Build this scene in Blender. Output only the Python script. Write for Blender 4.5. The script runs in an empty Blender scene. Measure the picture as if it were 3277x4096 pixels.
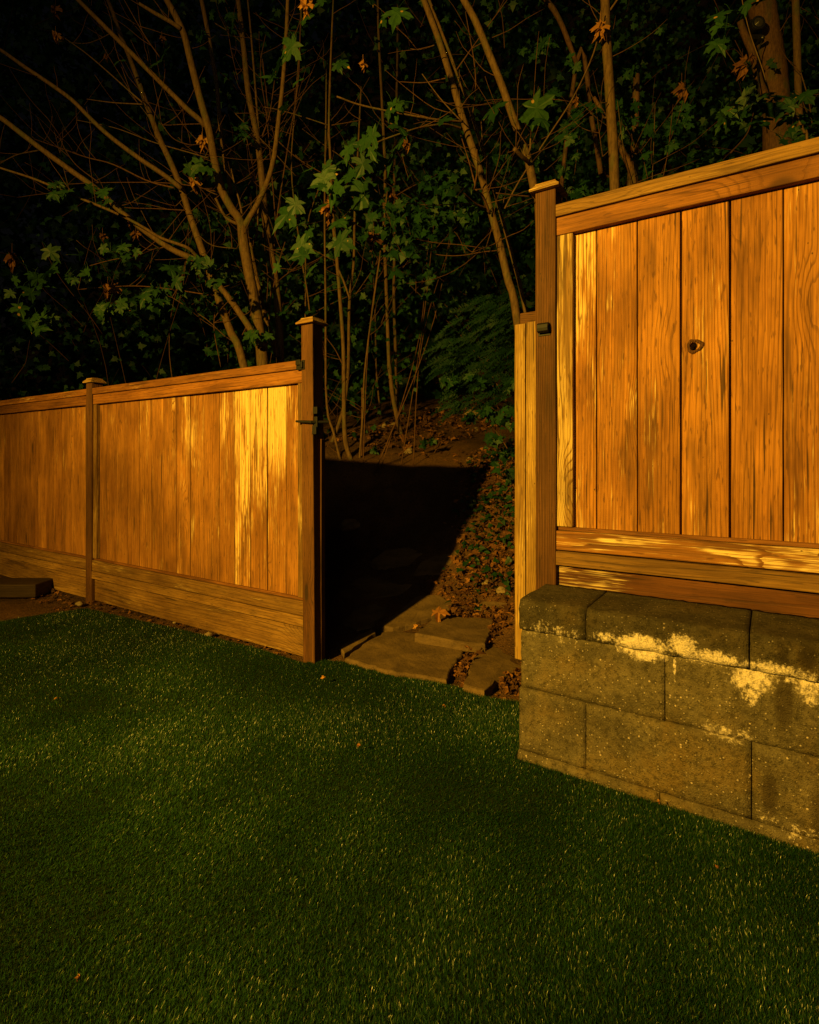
import bpy, bmesh, math, random
import numpy as np
from mathutils import Vector, Matrix, noise as mnoise

random.seed(7)
rng = np.random.default_rng(11)
R = math.radians
S = bpy.context.scene
COL = S.collection

# ------------------------------------------------------------------ camera, sky, lamp, exposure
F_PX, CX, HY, CAMZ = 2199.0, 1638.5, 1835.0, 1.157      # focal length, principal column, horizon row (photo pixels), eye height
UX, UY = .8362, -.5484                                   # direction of the fence line on the ground
NX, NY = .5484, .8362                                    # direction through the fence, away from the lawn
YAW = math.atan2(UY, UX)

cam = bpy.data.objects.new("camera", bpy.data.cameras.new("camera"))
COL.objects.link(cam)
cam.location = (0, 0, CAMZ)
cam.rotation_euler = (R(90), 0, 0)
cam.data.sensor_width = 36
cam.data.lens = F_PX / 4096 * 36
cam.data.shift_y = -(2048 - HY) / 4096
cam.data.clip_start = .05
cam.data.clip_end = 300
S.camera = cam


def W(s, d, z=0.):
    return Vector((s * UX + d * NX, s * UY + d * NY, z))


world = bpy.data.worlds.new("World")
S.world = world
world.use_nodes = True
wn = world.node_tree
bg = wn.nodes["Background"]
sky = wn.nodes.new("ShaderNodeTexSky")
sky.sky_type = 'NISHITA'
sky.sun_disc = False
sky.sun_elevation = R(-2)
sky.sun_rotation = R(200)
wn.links.new(sky.outputs[0], bg.inputs[0])
bg.inputs[1].default_value = .012

LAMP = W(-2.27, -4.2, 3.5)
ld = bpy.data.lights.new("house_floodlight", 'SPOT')
ld.energy = 4750
ld.color = (1, .56, .047)
ld.shadow_soft_size = .095
ld.spot_size = R(100)
ld.spot_blend = 1.0
lo = bpy.data.objects.new("house_floodlight", ld)
COL.objects.link(lo)
lo.location = LAMP
lo.rotation_euler = (W(-1.6, 2.3, 1.5) - LAMP).to_track_quat('-Z', 'Y').to_euler()

# faint, broad warm sun from the front right, added to fill the gateway shadow
sn = bpy.data.lights.new("fill_sun", 'SUN')
sn.energy = .10
sn.color = (1, .80, .42)
sn.angle = R(24)
so = bpy.data.objects.new("fill_sun", sn)
COL.objects.link(so)
so.rotation_euler = (-(W(.42, -.80, .46))).to_track_quat('-Z', 'Y').to_euler()

S.view_settings.view_transform = 'Standard'
S.view_settings.look = 'None'
S.view_settings.exposure = 0
S.view_settings.gamma = 1


# ------------------------------------------------------------------ projection helpers (photo pixel -> place in the world)
def ray(x, y):
    return Vector(((x - CX) / F_PX, 1, (HY - y) / F_PX))


def at(x, y, Y):
    r = ray(x, y)
    return Vector((r.x * Y, Y, CAMZ + r.z * Y))


def s_at(x, d):
    r = (x - CX) / F_PX
    k = d / (r * NX + NY)
    return k * (r * UX + UY)


def sd(p):
    return p.x * UX + p.y * UY, p.x * NX + p.y * NY


def on_plane(x, y, z):
    r = ray(x, y)
    k = (z - CAMZ) / r.z
    return Vector((r.x * k, k, z))


def sm(a, b, x):
    t = min(1, max(0, (x - a) / (b - a)))
    return t * t * (3 - 2 * t)


PROF = [(-99, 0), (2.45, .0), (3.0, .03), (3.5, .13), (3.95, .48), (4.6, 1.05), (5.5, 1.3), (7.5, 1.75), (12.5, 2.7), (20, 11.5), (44, 46)]


def prof(d):
    for (a, za), (b, zb) in zip(PROF, PROF[1:]):
        if d <= b:
            return za + (zb - za) * (d - a) / (b - a) if a > -90 else zb
    return PROF[-1][1]


def ground_z(s, d):
    if d < 2.3:
        return -.03
    z = prof(d)
    sb = -1.45 - .30 * (d - 2.7)
    z += .55 * sm(sb, sb + 1.1, s) * sm(2.5, 3.6, d)
    z += .22 * sm(-2.6 - .2 * (d - 2.7), -4.2, s) * sm(2.9, 4, d)
    z += .03 * mnoise.noise(Vector((s * 2.3, d * 2.3, 1))) * sm(2.4, 3.2, d) + .012 * mnoise.noise(Vector((s * 9, d * 9, 4)))
    z += .12 * mnoise.noise(Vector((s * .7, d * .7, 9))) * sm(5, 7, d)
    return z - .02


def hit(x, y):
    r = ray(x, y)
    k = .8
    while k < 40:
        p = Vector((r.x * k, k, CAMZ + r.z * k))
        if p.z < ground_z(*sd(p)):
            return p
        k += .02
    return p


# ------------------------------------------------------------------ scene bookkeeping
def tag(o, label=None, cat=None, group=None, kind=None):
    if label: o["label"] = label
    if cat: o["category"] = cat
    if group: o["group"] = group
    if kind: o["kind"] = kind
    return o


def thing(name, label, cat, loc, group=None, rz=0.):
    o = bpy.data.objects.new(name, None)
    o.empty_display_size = .1
    COL.objects.link(o)
    o.location = loc
    o.rotation_euler = (0, 0, rz)
    return tag(o, label, cat, group)


def link(name, me, mat, parent=None, loc=None):
    me.materials.append(mat)
    o = bpy.data.objects.new(name, me)
    COL.objects.link(o)
    if parent: o.parent = parent
    if loc is not None: o.location = loc
    return o


class MB:
    """vertices and faces of one mesh, with wood attributes per vertex"""

    def __init__(s):
        s.v, s.f, s.gv, s.tone, s.wx = [], [], [], [], []

    def add(s, verts, faces, tone=.5, wx=0., gv=None):
        b = len(s.v)
        s.v += [tuple(q) for q in verts]
        s.f += [tuple(i + b for i in q) for q in faces]
        n = len(verts)
        s.tone += [tone] * n
        s.wx += (list(wx) if hasattr(wx, '__len__') else [wx] * n)
        s.gv += (gv if gv else [tuple(q) for q in verts])

    def box(s, x0, x1, y0, y1, z0, z1, axis='z', tone=.5, wx=0., seg=1, jit=0., taper=None):
        """box in the local frame; axis = direction of the grain; seg = cuts along the grain so that it may wander"""
        lo, hi = (x0, y0, z0), (x1, y1, z1)
        ai = 'xyz'.index(axis)
        bi, ci = [i for i in range(3) if i != ai]
        vs, gv, wxs = [], [], []
        off = (random.uniform(0, 40), random.uniform(0, 40), random.uniform(0, 40))
        for k in range(seg + 1):
            t = k / seg
            jb, jc = (random.uniform(-jit, jit), random.uniform(-jit, jit)) if 0 < k < seg else (0, 0)
            for (pb, pc) in ((0, 0), (1, 0), (1, 1), (0, 1)):
                q = [0, 0, 0]
                q[ai] = lo[ai] + (hi[ai] - lo[ai]) * t
                q[bi] = (hi[bi] if pb else lo[bi]) + jb
                q[ci] = (hi[ci] if pc else lo[ci]) + jc
                if taper: q = taper(q, pb, pc)
                vs.append(q)
                gv.append((q[bi] - lo[bi] + off[0], q[ci] - lo[ci] + off[1], q[ai] - lo[ai] + off[2]))
                wxs.append(wx(t) if callable(wx) else wx[0] + (wx[1] - wx[0]) * t if hasattr(wx, '__len__') else wx)
        fs = [(3, 2, 1, 0)]
        for k in range(seg):
            a = k * 4
            for i in range(4):
                j = (i + 1) % 4
                fs.append((a + i, a + j, a + 4 + j, a + 4 + i))
        a = seg * 4
        fs.append((a, a + 1, a + 2, a + 3))
        if ai == 1: fs = [q[::-1] for q in fs]
        s.add(vs, fs, tone, wxs, gv)

    def build(s, name, mat, parent=None, off=(0, 0, 0), smooth=False, bevel=0., label=None):
        me = bpy.data.meshes.new(name)
        ox, oy, oz = off
        me.from_pydata([(a - ox, b - oy, c - oz) for a, b, c in s.v], [], s.f)
        at_ = me.attributes.new("gv", 'FLOAT_VECTOR', 'POINT')
        at_.data.foreach_set("vector", np.array(s.gv, 'f').ravel())
        for nm, arr in (("tone", s.tone), ("wx", s.wx)):
            at_ = me.attributes.new(nm, 'FLOAT', 'POINT')
            at_.data.foreach_set("value", np.array(arr, 'f'))
        if smooth: me.polygons.foreach_set("use_smooth", [True] * len(me.polygons))
        me.update()
        o = link(name, me, mat, parent)
        if label: o["label"] = label
        if bevel:
            m = o.modifiers.new("edge", 'BEVEL')
            m.width = bevel
            m.segments = 2
            m.limit_method = 'ANGLE'
        return o


# ------------------------------------------------------------------ node helpers
class NT:
    def __init__(s, name, rough=.8, spec=.2):
        s.m = bpy.data.materials.new(name)
        s.m.use_nodes = True
        s.t = s.m.node_tree
        s.b = s.t.nodes["Principled BSDF"]
        s.b.inputs["Roughness"].default_value = rough
        s.b.inputs["Specular IOR Level"].default_value = spec

    def put(s, sock, v):
        if v is None: return
        if hasattr(v, 'is_output') or isinstance(v, bpy.types.NodeSocket):
            s.t.links.new(v, sock)
        else:
            sock.default_value = v if not (isinstance(v, tuple) and len(v) == 3 and sock.type == 'RGBA') else (*v, 1)

    def new(s, typ, **kw):
        n = s.t.nodes.new(typ)
        for k, v in kw.items(): setattr(n, k, v)
        return n

    def attr(s, name, out="Fac"):
        return s.new("ShaderNodeAttribute", attribute_name=name).outputs[out]

    def obj(s):
        return s.new("ShaderNodeTexCoord").outputs["Object"]

    def scale(s, vec, sc):
        n = s.new("ShaderNodeVectorMath", operation='MULTIPLY')
        s.put(n.inputs[0], vec)
        n.inputs[1].default_value = sc
        return n.outputs[0]

    def noise(s, vec, sc=1., det=2., rough=.5, out=0):
        n = s.new("ShaderNodeTexNoise")
        s.put(n.inputs["Vector"], vec)
        n.inputs["Scale"].default_value = sc
        n.inputs["Detail"].default_value = det
        n.inputs["Roughness"].default_value = rough
        return n.outputs[out]

    def vor(s, vec, sc=1., out="Distance", rnd=1.):
        n = s.new("ShaderNodeTexVoronoi")
        s.put(n.inputs["Vector"], vec)
        n.inputs["Scale"].default_value = sc
        n.inputs["Randomness"].default_value = rnd
        return n.outputs[out], n

    def ma(s, op, a, b=None, c=None):
        n = s.new("ShaderNodeMath", operation=op)
        s.put(n.inputs[0], a)
        s.put(n.inputs[1], b)
        s.put(n.inputs[2], c)
        return n.outputs[0]

    def mr(s, v, a, b, c=0., d=1., smooth=True):
        n = s.new("ShaderNodeMapRange")
        if smooth: n.interpolation_type = 'SMOOTHSTEP'
        s.put(n.inputs[0], v)
        for i, q in enumerate((a, b, c, d)): s.put(n.inputs[i + 1], q)
        return n.outputs[0]

    def mix(s, f, a, b, typ='MIX'):
        n = s.new("ShaderNodeMix", data_type='RGBA', blend_type=typ)
        s.put(n.inputs[0], f)
        s.put(n.inputs[6], a)
        s.put(n.inputs[7], b)
        return n.outputs[2]

    def bump(s, h, strength=.4, dist=.003):
        n = s.new("ShaderNodeBump")
        n.inputs["Strength"].default_value = strength
        n.inputs["Distance"].default_value = dist
        s.put(n.inputs["Height"], h)
        s.t.links.new(n.outputs[0], s.b.inputs["Normal"])

    def col(s, c):
        s.put(s.b.inputs["Base Color"], c)


# ------------------------------------------------------------------ materials
def wood(name, stain, stain2, pale, dark, pale_bias=0., ringf=70., bump=.45):
    n = NT(name, .72, .25)
    gv = n.attr("gv", "Vector")
    tone, wx = n.attr("tone"), n.attr("wx")
    sep = n.new("ShaderNodeSeparateXYZ")
    n.put(sep.inputs[0], gv)
    a = n.ma('ADD', sep.outputs[0], n.ma('MULTIPLY', sep.outputs[1], .7))
    # knots: sparse cells along the board
    kd, kn = n.vor(n.scale(gv, (6, 1.5, 1.7)), 1.)
    ksel = n.mr(n.new("ShaderNodeSeparateColor").outputs[0], .0, 1.)
    sc = n.new("ShaderNodeSeparateColor")
    n.put(sc.inputs[0], kn.outputs["Color"])
    ksel = n.mr(sc.outputs[0], .52, .56)
    kfall = n.ma('MULTIPLY', n.mr(kd, .42, .0), ksel)
    kcore = n.ma('MULTIPLY', n.mr(kd, .11, .06), ksel)
    # growth rings, warped by slow noise and by knots
    w1 = n.noise(n.scale(gv, (5, 5, .42)), 1., 1.5)
    w2 = n.noise(n.scale(gv, (40, 40, 2.2)), 1., 2.)
    ph = n.ma('ADD', n.ma('MULTIPLY', a, ringf), n.ma('MULTIPLY', w1, 9.))
    ph = n.ma('ADD', ph, n.ma('MULTIPLY', kfall, 5.))
    ph = n.ma('ADD', ph, n.ma('MULTIPLY', w2, 1.2))
    ring = n.ma('FRACT', ph)
    line = n.ma('MULTIPLY', n.mr(ring, .62, .93), n.mr(ring, 1., .96))
    fine = n.noise(n.scale(gv, (330, 330, 5)), 1., 3., .65)
    mid = n.noise(n.scale(gv, (60, 60, 1.6)), 1., 3., .6)
    blot = n.noise(n.scale(gv, (11, 11, 2.2)), 1., 3., .6)
    # stain colour, per board and along the grain
    c = n.mix(n.mr(n.ma('ADD', n.ma('MULTIPLY', tone, .6), n.ma('MULTIPLY', blot, .65)), .25, .95), stain, stain2)
    c = n.mix(n.ma('MULTIPLY', n.mr(n.ma('ADD', n.ma('MULTIPLY', mid, .3), n.ma('MULTIPLY', fine, .7)), .44, .66), .55), c, dark)
    c = n.mix(n.ma('MULTIPLY', line, n.mr(blot, .3, .7, .22, .68)), c, dark)
    s1 = n.noise(n.scale(gv, (18, 18, 2.)), 1., 3., .6)
    s2 = n.noise(n.scale(gv, (230, 230, 5)), 1., 3., .65)
    val = n.mr(n.ma('ADD', n.ma('MULTIPLY', s1, .4), n.ma('MULTIPLY', s2, .6)), .36, .64, .66, 1.13, False)
    vc = n.new("ShaderNodeCombineXYZ")
    for k_ in range(3): n.put(vc.inputs[k_], val)
    c = n.mix(1., c, vc.outputs[0], 'MULTIPLY')
    big = n.noise(n.scale(gv, (7, 7, 2.4)), 1., 4., .65)
    bc = n.new("ShaderNodeCombineXYZ")
    bv = n.mr(big, .34, .66, .70, 1.24, False)
    for k_ in range(3): n.put(bc.inputs[k_], n.ma('POWER', bv, (1., 1.18, 1.4)[k_]))
    c = n.mix(1., c, bc.outputs[0], 'MULTIPLY')
    mil = n.noise(n.scale(gv, (9, 9, 1.3)), 1., 4., .65)
    c = n.mix(n.mr(mil, .54, .72, 0, .6), c, tuple(q * .7 for q in dark))
    # worn, silvered streaks where the stain has gone, and the glow painted on the left bay
    pw = n.ma('ADD', n.ma('MULTIPLY', n.noise(n.scale(gv, (9, 9, 1.9)), 1., 4., .65), .85), n.ma('MULTIPLY', s2, .42))
    pw = n.ma('ADD', pw, n.ma('MULTIPLY', n.ma('SUBTRACT', fine, .5), .55))
    pw = n.ma('ADD', pw, n.ma('ADD', wx, pale_bias))
    pw = n.ma('SUBTRACT', pw, n.ma('MULTIPLY', line, .10))
    pm = n.mr(pw, .72, .88, 0, .92)
    pm = n.ma('MULTIPLY', pm, n.ma('SUBTRACT', 1., n.ma('MULTIPLY', line, .5)))
    c = n.mix(pm, c, pale)
    # mildew flecks and knots
    fl = n.noise(n.scale(gv, (120, 120, 15)), 1., 2.)
    c = n.mix(n.mr(fl, .60, .70, 0, .7), c, dark)
    sp_ = n.noise(n.scale(gv, (75, 75, 2.2)), 1., 1.)
    c = n.mix(n.mr(sp_, .68, .74, 0, .8), c, tuple(q * .35 for q in dark))
    nd, _ = n.vor(n.scale(gv, (14, 14, 9)), 1.)
    c = n.mix(n.mr(nd, .045, .025, 0, .8), c, (.015, .009, .004))
    c = n.mix(kcore, c, n.mix(.35, dark, (.02, .01, .004)))
    c = n.mix(n.ma('MULTIPLY', n.ma('MULTIPLY', kfall, kfall), .45), c, dark)
    n.col(c)
    h = n.ma('ADD', n.ma('MULTIPLY', line, -.7), n.ma('MULTIPLY', fine, .8))
    saw = n.noise(n.scale(gv, (25, 25, 420)), 1., 1.)
    h = n.ma('ADD', h, n.ma('MULTIPLY', saw, .35))
    h = n.ma('ADD', h, n.ma('MULTIPLY', kcore, -.8))
    n.bump(h, bump, .003)
    return n.m


M = {}
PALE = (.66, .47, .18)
M['board'] = wood("fence_board_wood", (.26, .098, .013), (.39, .165, .022), PALE, (.075, .028, .007), -.02, 62)
M['board_left'] = wood("fence_board_weathered", (.22, .088, .015), (.36, .155, .026), PALE, (.075, .032, .009), -.035, 60)
M['peeling'] = wood("peeling_rail_wood", (.24, .095, .016), (.34, .15, .024), (.72, .56, .26), (.075, .03, .008), .0, 62)
M['rail'] = wood("fence_rail_wood", (.20, .078, .016), (.29, .115, .02), PALE, (.075, .028, .008), -.06, 50)
M['weathered'] = wood("bare_weathered_wood", (.165, .085, .020), (.26, .138, .032), (.50, .35, .13), (.06, .03, .009), -.03, 60)
M['kick_red'] = wood("kick_board_wood", (.10, .034, .007), (.15, .052, .010), (.55, .42, .2), (.04, .014, .005), -.08, 60)
M['post'] = wood("post_wood", (.085, .034, .009), (.145, .058, .014), (.32, .16, .05), (.035, .016, .006), -.12, 110, .7)
M['nailer'] = wood("pale_timber", (.27, .16, .038), (.36, .215, .05), (.6, .43, .17), (.10, .052, .016), .0, 80)
M['timber'] = wood("old_timber", (.035, .02, .008), (.06, .034, .012), (.13, .078, .03), (.025, .013, .006), 0, 60)  # kept dark so the colour carries the dapple shade on this timber


def simple(name, c, rough=.5, spec=.4, metal=0.):
    n = NT(name, rough, spec)
    n.b.inputs["Metallic"].default_value = metal
    o = n.obj()
    n.col(n.mix(n.mr(n.noise(o, 60, 3), .35, .7), c, tuple(q * .55 for q in c)))
    n.bump(n.noise(o, 300, 2), .15, .001)
    return n.m


M['black_metal'] = simple("black_painted_iron", (.006, .006, .007), .6, .3)
M['lens'] = simple("glass_lens", (.05, .045, .035), .35, .4)
M['black_plastic'] = simple("black_plastic", (.012, .012, .012), .45, .4)


def concrete(effl, damp, k=1.):
    n = NT("split_face_concrete", .92, .12)
    o = n.obj()
    sep = n.new("ShaderNodeSeparateXYZ")
    n.put(sep.inputs[0], o)
    x, z = sep.outputs[0], sep.outputs[2]
    c = n.mix(n.mr(n.noise(o, 7, 4, .6), .3, .7), (.088, .074, .05), (.185, .153, .10))
    c = n.mix(n.mr(n.noise(o, 3.2, 4, .65), .45, .68, 0, .6), c, (.20, .13, .04))
    c = n.mix(n.mr(n.noise(o, 45, 4, .75), .45, .66, 0, .7), c, (.04, .033, .018))
    c = n.mix(n.mr(n.noise(o, 240, 2, .7), .55, .72, 0, .55), c, (.30, .26, .15))
    def pebble(scale, lim, size, colr, amt):
        dd, vn = n.vor(o, scale)
        sc = n.new("ShaderNodeSeparateColor")
        n.put(sc.inputs[0], vn.outputs["Color"])
        return n.ma('MULTIPLY', n.mr(dd, size, size * .7), n.mr(sc.outputs[0], lim, lim + .02, 0, amt))
    p1 = pebble(115, .86, .34, 0, .9)
    p2 = pebble(62, .91, .22, 0, 1.)
    p3 = pebble(170, .8, .4, 0, .7)
    c = n.mix(p1, c, (.50, .42, .36))
    c = n.mix(p2, c, (.62, .5, .42))
    c = n.mix(p3, c, (.03, .025, .015))
    nz = n.ma('SUBTRACT', n.noise(n.scale(o, (26, 26, 12)), 1., 8, .76), .5)
    nf = n.ma('SUBTRACT', n.noise(o, 90, 3, .7), .5)
    def blobs(lst):
        v = None
        for (x0, z0, rx, rz, k) in lst:
            dx = n.ma('DIVIDE', n.ma('SUBTRACT', x, x0), rx)
            dz = n.ma('DIVIDE', n.ma('SUBTRACT', z, z0), rz)
            q = n.ma('MULTIPLY', n.ma('SUBTRACT', 1., n.ma('ADD', n.ma('MULTIPLY', dx, dx), n.ma('MULTIPLY', dz, dz))), k)
            v = q if v is None else n.ma('MAXIMUM', v, q)
        return v
    e = n.ma('ADD', blobs(effl), n.ma('ADD', n.ma('MULTIPLY', nz, 4.6), n.ma('MULTIPLY', nf, 4.0)))
    em = n.mr(e, .1, 1.4, 0, .98)
    dmp = n.mr(n.ma('ADD', blobs(damp), n.ma('MULTIPLY', nz, 1.6)), -.1, .9, 0, .72)
    c = n.mix(dmp, c, (.045, .033, .018))
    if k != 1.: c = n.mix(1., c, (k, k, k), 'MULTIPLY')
    em = n.ma('MULTIPLY', em, n.mr(n.ma('ADD', n.ma('MULTIPLY', n.noise(o, 55, 5, .75), .6), n.ma('MULTIPLY', n.noise(o, 210, 2), .4)), .34, .54, .35, 1.))
    c = n.mix(em, c, (.86, .74, .66))
    n.col(c)
    h = n.ma('ADD', n.ma('MULTIPLY', n.noise(o, 60, 4, .7), 1.), n.ma('MULTIPLY', n.noise(o, 260, 3, .7), .8))
    h = n.ma('ADD', h, n.ma('MULTIPLY', p1, .3))
    n.bump(h, 1., .010)
    return n.m


def soil():
    n = NT("forest_soil", .95, .1)
    o = n.obj()
    c = n.mix(n.mr(n.noise(o, 1.6, 4, .6), .35, .68), (.055, .030, .014), (.14, .072, .03))
    c = n.mix(n.mr(n.noise(o, 45, 4, .7), .45, .7, 0, .7), c, (.024, .015, .009))
    c = n.mix(n.mr(n.noise(o, 110, 2), .62, .7, 0, .7), c, (.24, .14, .06))
    n.col(c)
    n.bump(n.ma('ADD', n.noise(o, 25, 4, .7), n.noise(o, 120, 2)), .8, .02)
    return n.m


def stone(name, c1, c2, sc=6.):
    n = NT(name, .82, .25)
    o = n.obj()
    c = n.mix(n.mr(n.noise(n.scale(o, (1, 1, 3)), sc, 5, .62), .3, .7), c1, c2)
    c = n.mix(n.mr(n.noise(o, 55, 3, .7), .5, .72, 0, .5), c, tuple(q * .4 for q in c1))
    n.col(c)
    n.bump(n.ma('ADD', n.noise(o, 14, 5, .7), n.ma('MULTIPLY', n.noise(o, 130, 2), .4)), .6, .012)
    return n.m


M['soil'] = soil()
M['flag'] = stone("flagstone", (.078, .050, .024), (.15, .096, .044))
M['rock'] = stone("field_stone", (.16, .12, .07), (.30, .22, .12), 12)


def bark(name, c1, c2, moss=(.05, .07, .02), mo=.5):
    n = NT(name, .8, .2)
    gv = n.attr("gv", "Vector")
    o = n.obj()
    c = n.mix(n.mr(n.noise(n.scale(o, (60, 60, 14)), 1., 4, .65), .3, .7), c1, c2)
    c = n.mix(n.mr(n.noise(n.scale(o, (9, 9, 4)), 1., 3), .5, .7, 0, mo), c, moss)
    c = n.mix(n.mr(n.noise(n.scale(o, (30, 30, 160)), 1., 2), .62, .74, 0, .6), c, tuple(q * .35 for q in c1))
    n.col(c)
    n.bump(n.ma('ADD', n.noise(n.scale(o, (90, 90, 30)), 1., 3, .7), n.noise(o, 30, 3)), .5, .006)
    return n.m


M['bark'] = bark("maple_bark", (.068, .039, .017), (.135, .080, .033))
M['bark_red'] = bark("red_twig_bark", (.065, .028, .013), (.11, .054, .023), (.1, .07, .02), .3)
M['bark_old'] = bark("old_bark", (.06, .03, .014), (.13, .066, .03), (.05, .06, .02), .5)


def leafmat(name, c1, c2, spot=None, rough=.55, trans=.25):
    n = NT(name, rough, .3)
    t = n.attr("tone")
    gv = n.attr("gv", "Vector")
    c = n.mix(t, c1, c2)
    o = n.obj()
    c = n.mix(n.mr(n.noise(o, 40, 3), .4, .7, 0, .4), c, tuple(q * .5 for q in c1))
    if spot:
        dd, vn = n.vor(o, 13.)
        sc = n.new("ShaderNodeSeparateColor")
        n.put(sc.inputs[0], vn.outputs["Color"])
        c = n.mix(n.ma('MULTIPLY', n.mr(dd, .17, .12), n.mr(sc.outputs[0], .55, .57)), c, spot)
    n.col(c)
    tr = n.new("ShaderNodeBsdfTranslucent")
    n.put(tr.inputs[0], c)
    ms = n.new("ShaderNodeMixShader")
    ms.inputs[0].default_value = trans
    out = n.t.nodes["Material Output"]
    n.t.links.new(n.b.outputs[0], ms.inputs[1])
    n.t.links.new(tr.outputs[0], ms.inputs[2])
    n.t.links.new(ms.outputs[0], out.inputs[0])
    n.bump(n.noise(o, 60, 2), .3, .004)
    return n.m


M['leaf'] = leafmat("maple_leaf", (.008, .038, .009), (.023, .074, .013), (.34, .20, .05))
M['leaf_small'] = leafmat("undergrowth_leaf", (.006, .038, .010), (.016, .066, .014))
M['leaf_dark'] = leafmat("forest_leaf", (.008, .042, .012), (.022, .080, .016))
M['ivy'] = leafmat("ivy_leaf", (.007, .032, .008), (.016, .062, .014), None, .5)
M['cedar'] = leafmat("cedar_foliage", (.004, .022, .006), (.008, .042, .010))
M['dead'] = leafmat("dead_leaf", (.060, .024, .009), (.29, .125, .032), None, .8, .15)
M['dead_bright'] = leafmat("fresh_dead_leaf", (.30, .125, .026), (.45, .22, .045), None, .7, .15)


def turf():
    n = NT("turf_blade", .36, .6)
    t = n.attr("tone")
    c = n.mix(n.mr(t, 0, .9, 0, 1, False), (.002, .018, .003), (.028, .092, .013))
    c = n.mix(n.mr(t, .93, .95), c, (.10, .15, .022))
    n.col(c)
    return n.m


M['turf'] = turf()
n_ = NT("turf_backing", .95, .05)
n_.col(n_.mix(n_.noise(n_.obj(), 80, 3), (.008, .014, .004), (.02, .03, .008)))
M['turf_base'] = n_.m

# ------------------------------------------------------------------ the setting: ground and lawn
LAWN_EDGE_PX = [(-1500, 2480), (-500, 2490), (0, 2486), (170, 2458), (345, 2434), (520, 2474), (700, 2512), (1000, 2586), (1217, 2652), (1300, 2640),
                (1380, 2648), (1520, 2678), (1640, 2708), (1830, 2748), (1960, 2792), (2070, 2806), (2110, 2830)]


def build_ground():
    ss = np.concatenate([np.arange(-44, -16, 1.5), np.arange(-16, -7, .4), np.arange(-7, 1.2, .09), np.arange(1.2, 30, .6)])
    dd = np.concatenate([np.arange(-9, 1.6, .8), np.arange(1.6, 6.5, .07), np.arange(6.5, 12, .2), np.arange(12, 46, 1.)])
    vs, fs = [], []
    for d in dd:
        for s in ss:
            vs.append(W(s, d, ground_z(s, d)))
    n = len(ss)
    for j in range(len(dd) - 1):
        for i in range(n - 1):
            a = j * n + i
            fs.append((a, a + 1, a + n + 1, a + n))
    me = bpy.data.meshes.new("ground")
    me.from_pydata(vs, [], fs)
    me.polygons.foreach_set("use_smooth", [True] * len(fs))
    tag(link("ground", me, M['soil']), "brown forest soil rising behind the fence line", None, None, 'structure')


build_ground()
edge = [on_plane(x, y, 0.) for x, y in LAWN_EDGE_PX]
edge = [Vector((p.x, p.y, 0)) for p in edge]
lawn_poly = edge + [W(-.6, 2.1), W(4, 2.1), W(8, -9), W(-16, -9)]
me = bpy.data.meshes.new("lawn")
me.from_pydata([(p.x, p.y, 0.) for p in lawn_poly] + [(p.x, p.y, -.03) for p in lawn_poly], [],
               [tuple(range(len(lawn_poly)))[::-1]] + [(i, (i + 1) % len(lawn_poly), (i + 1) % len(lawn_poly) + len(lawn_poly), i + len(lawn_poly)) for i in range(len(lawn_poly))])
tag(link("lawn", me, M['turf_base']), "dark green lawn in front of the fence", None, None, 'structure')


def inside(poly, x, y):
    res = np.zeros(len(x), bool)
    n = len(poly)
    for i in range(n):
        a, b = poly[i], poly[(i + 1) % n]
        if a.y == b.y: continue
        c = ((a.y > y) != (b.y > y)) & (x < (b.x - a.x) * (y - a.y) / (b.y - a.y) + a.x)
        res ^= c
    return res


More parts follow.
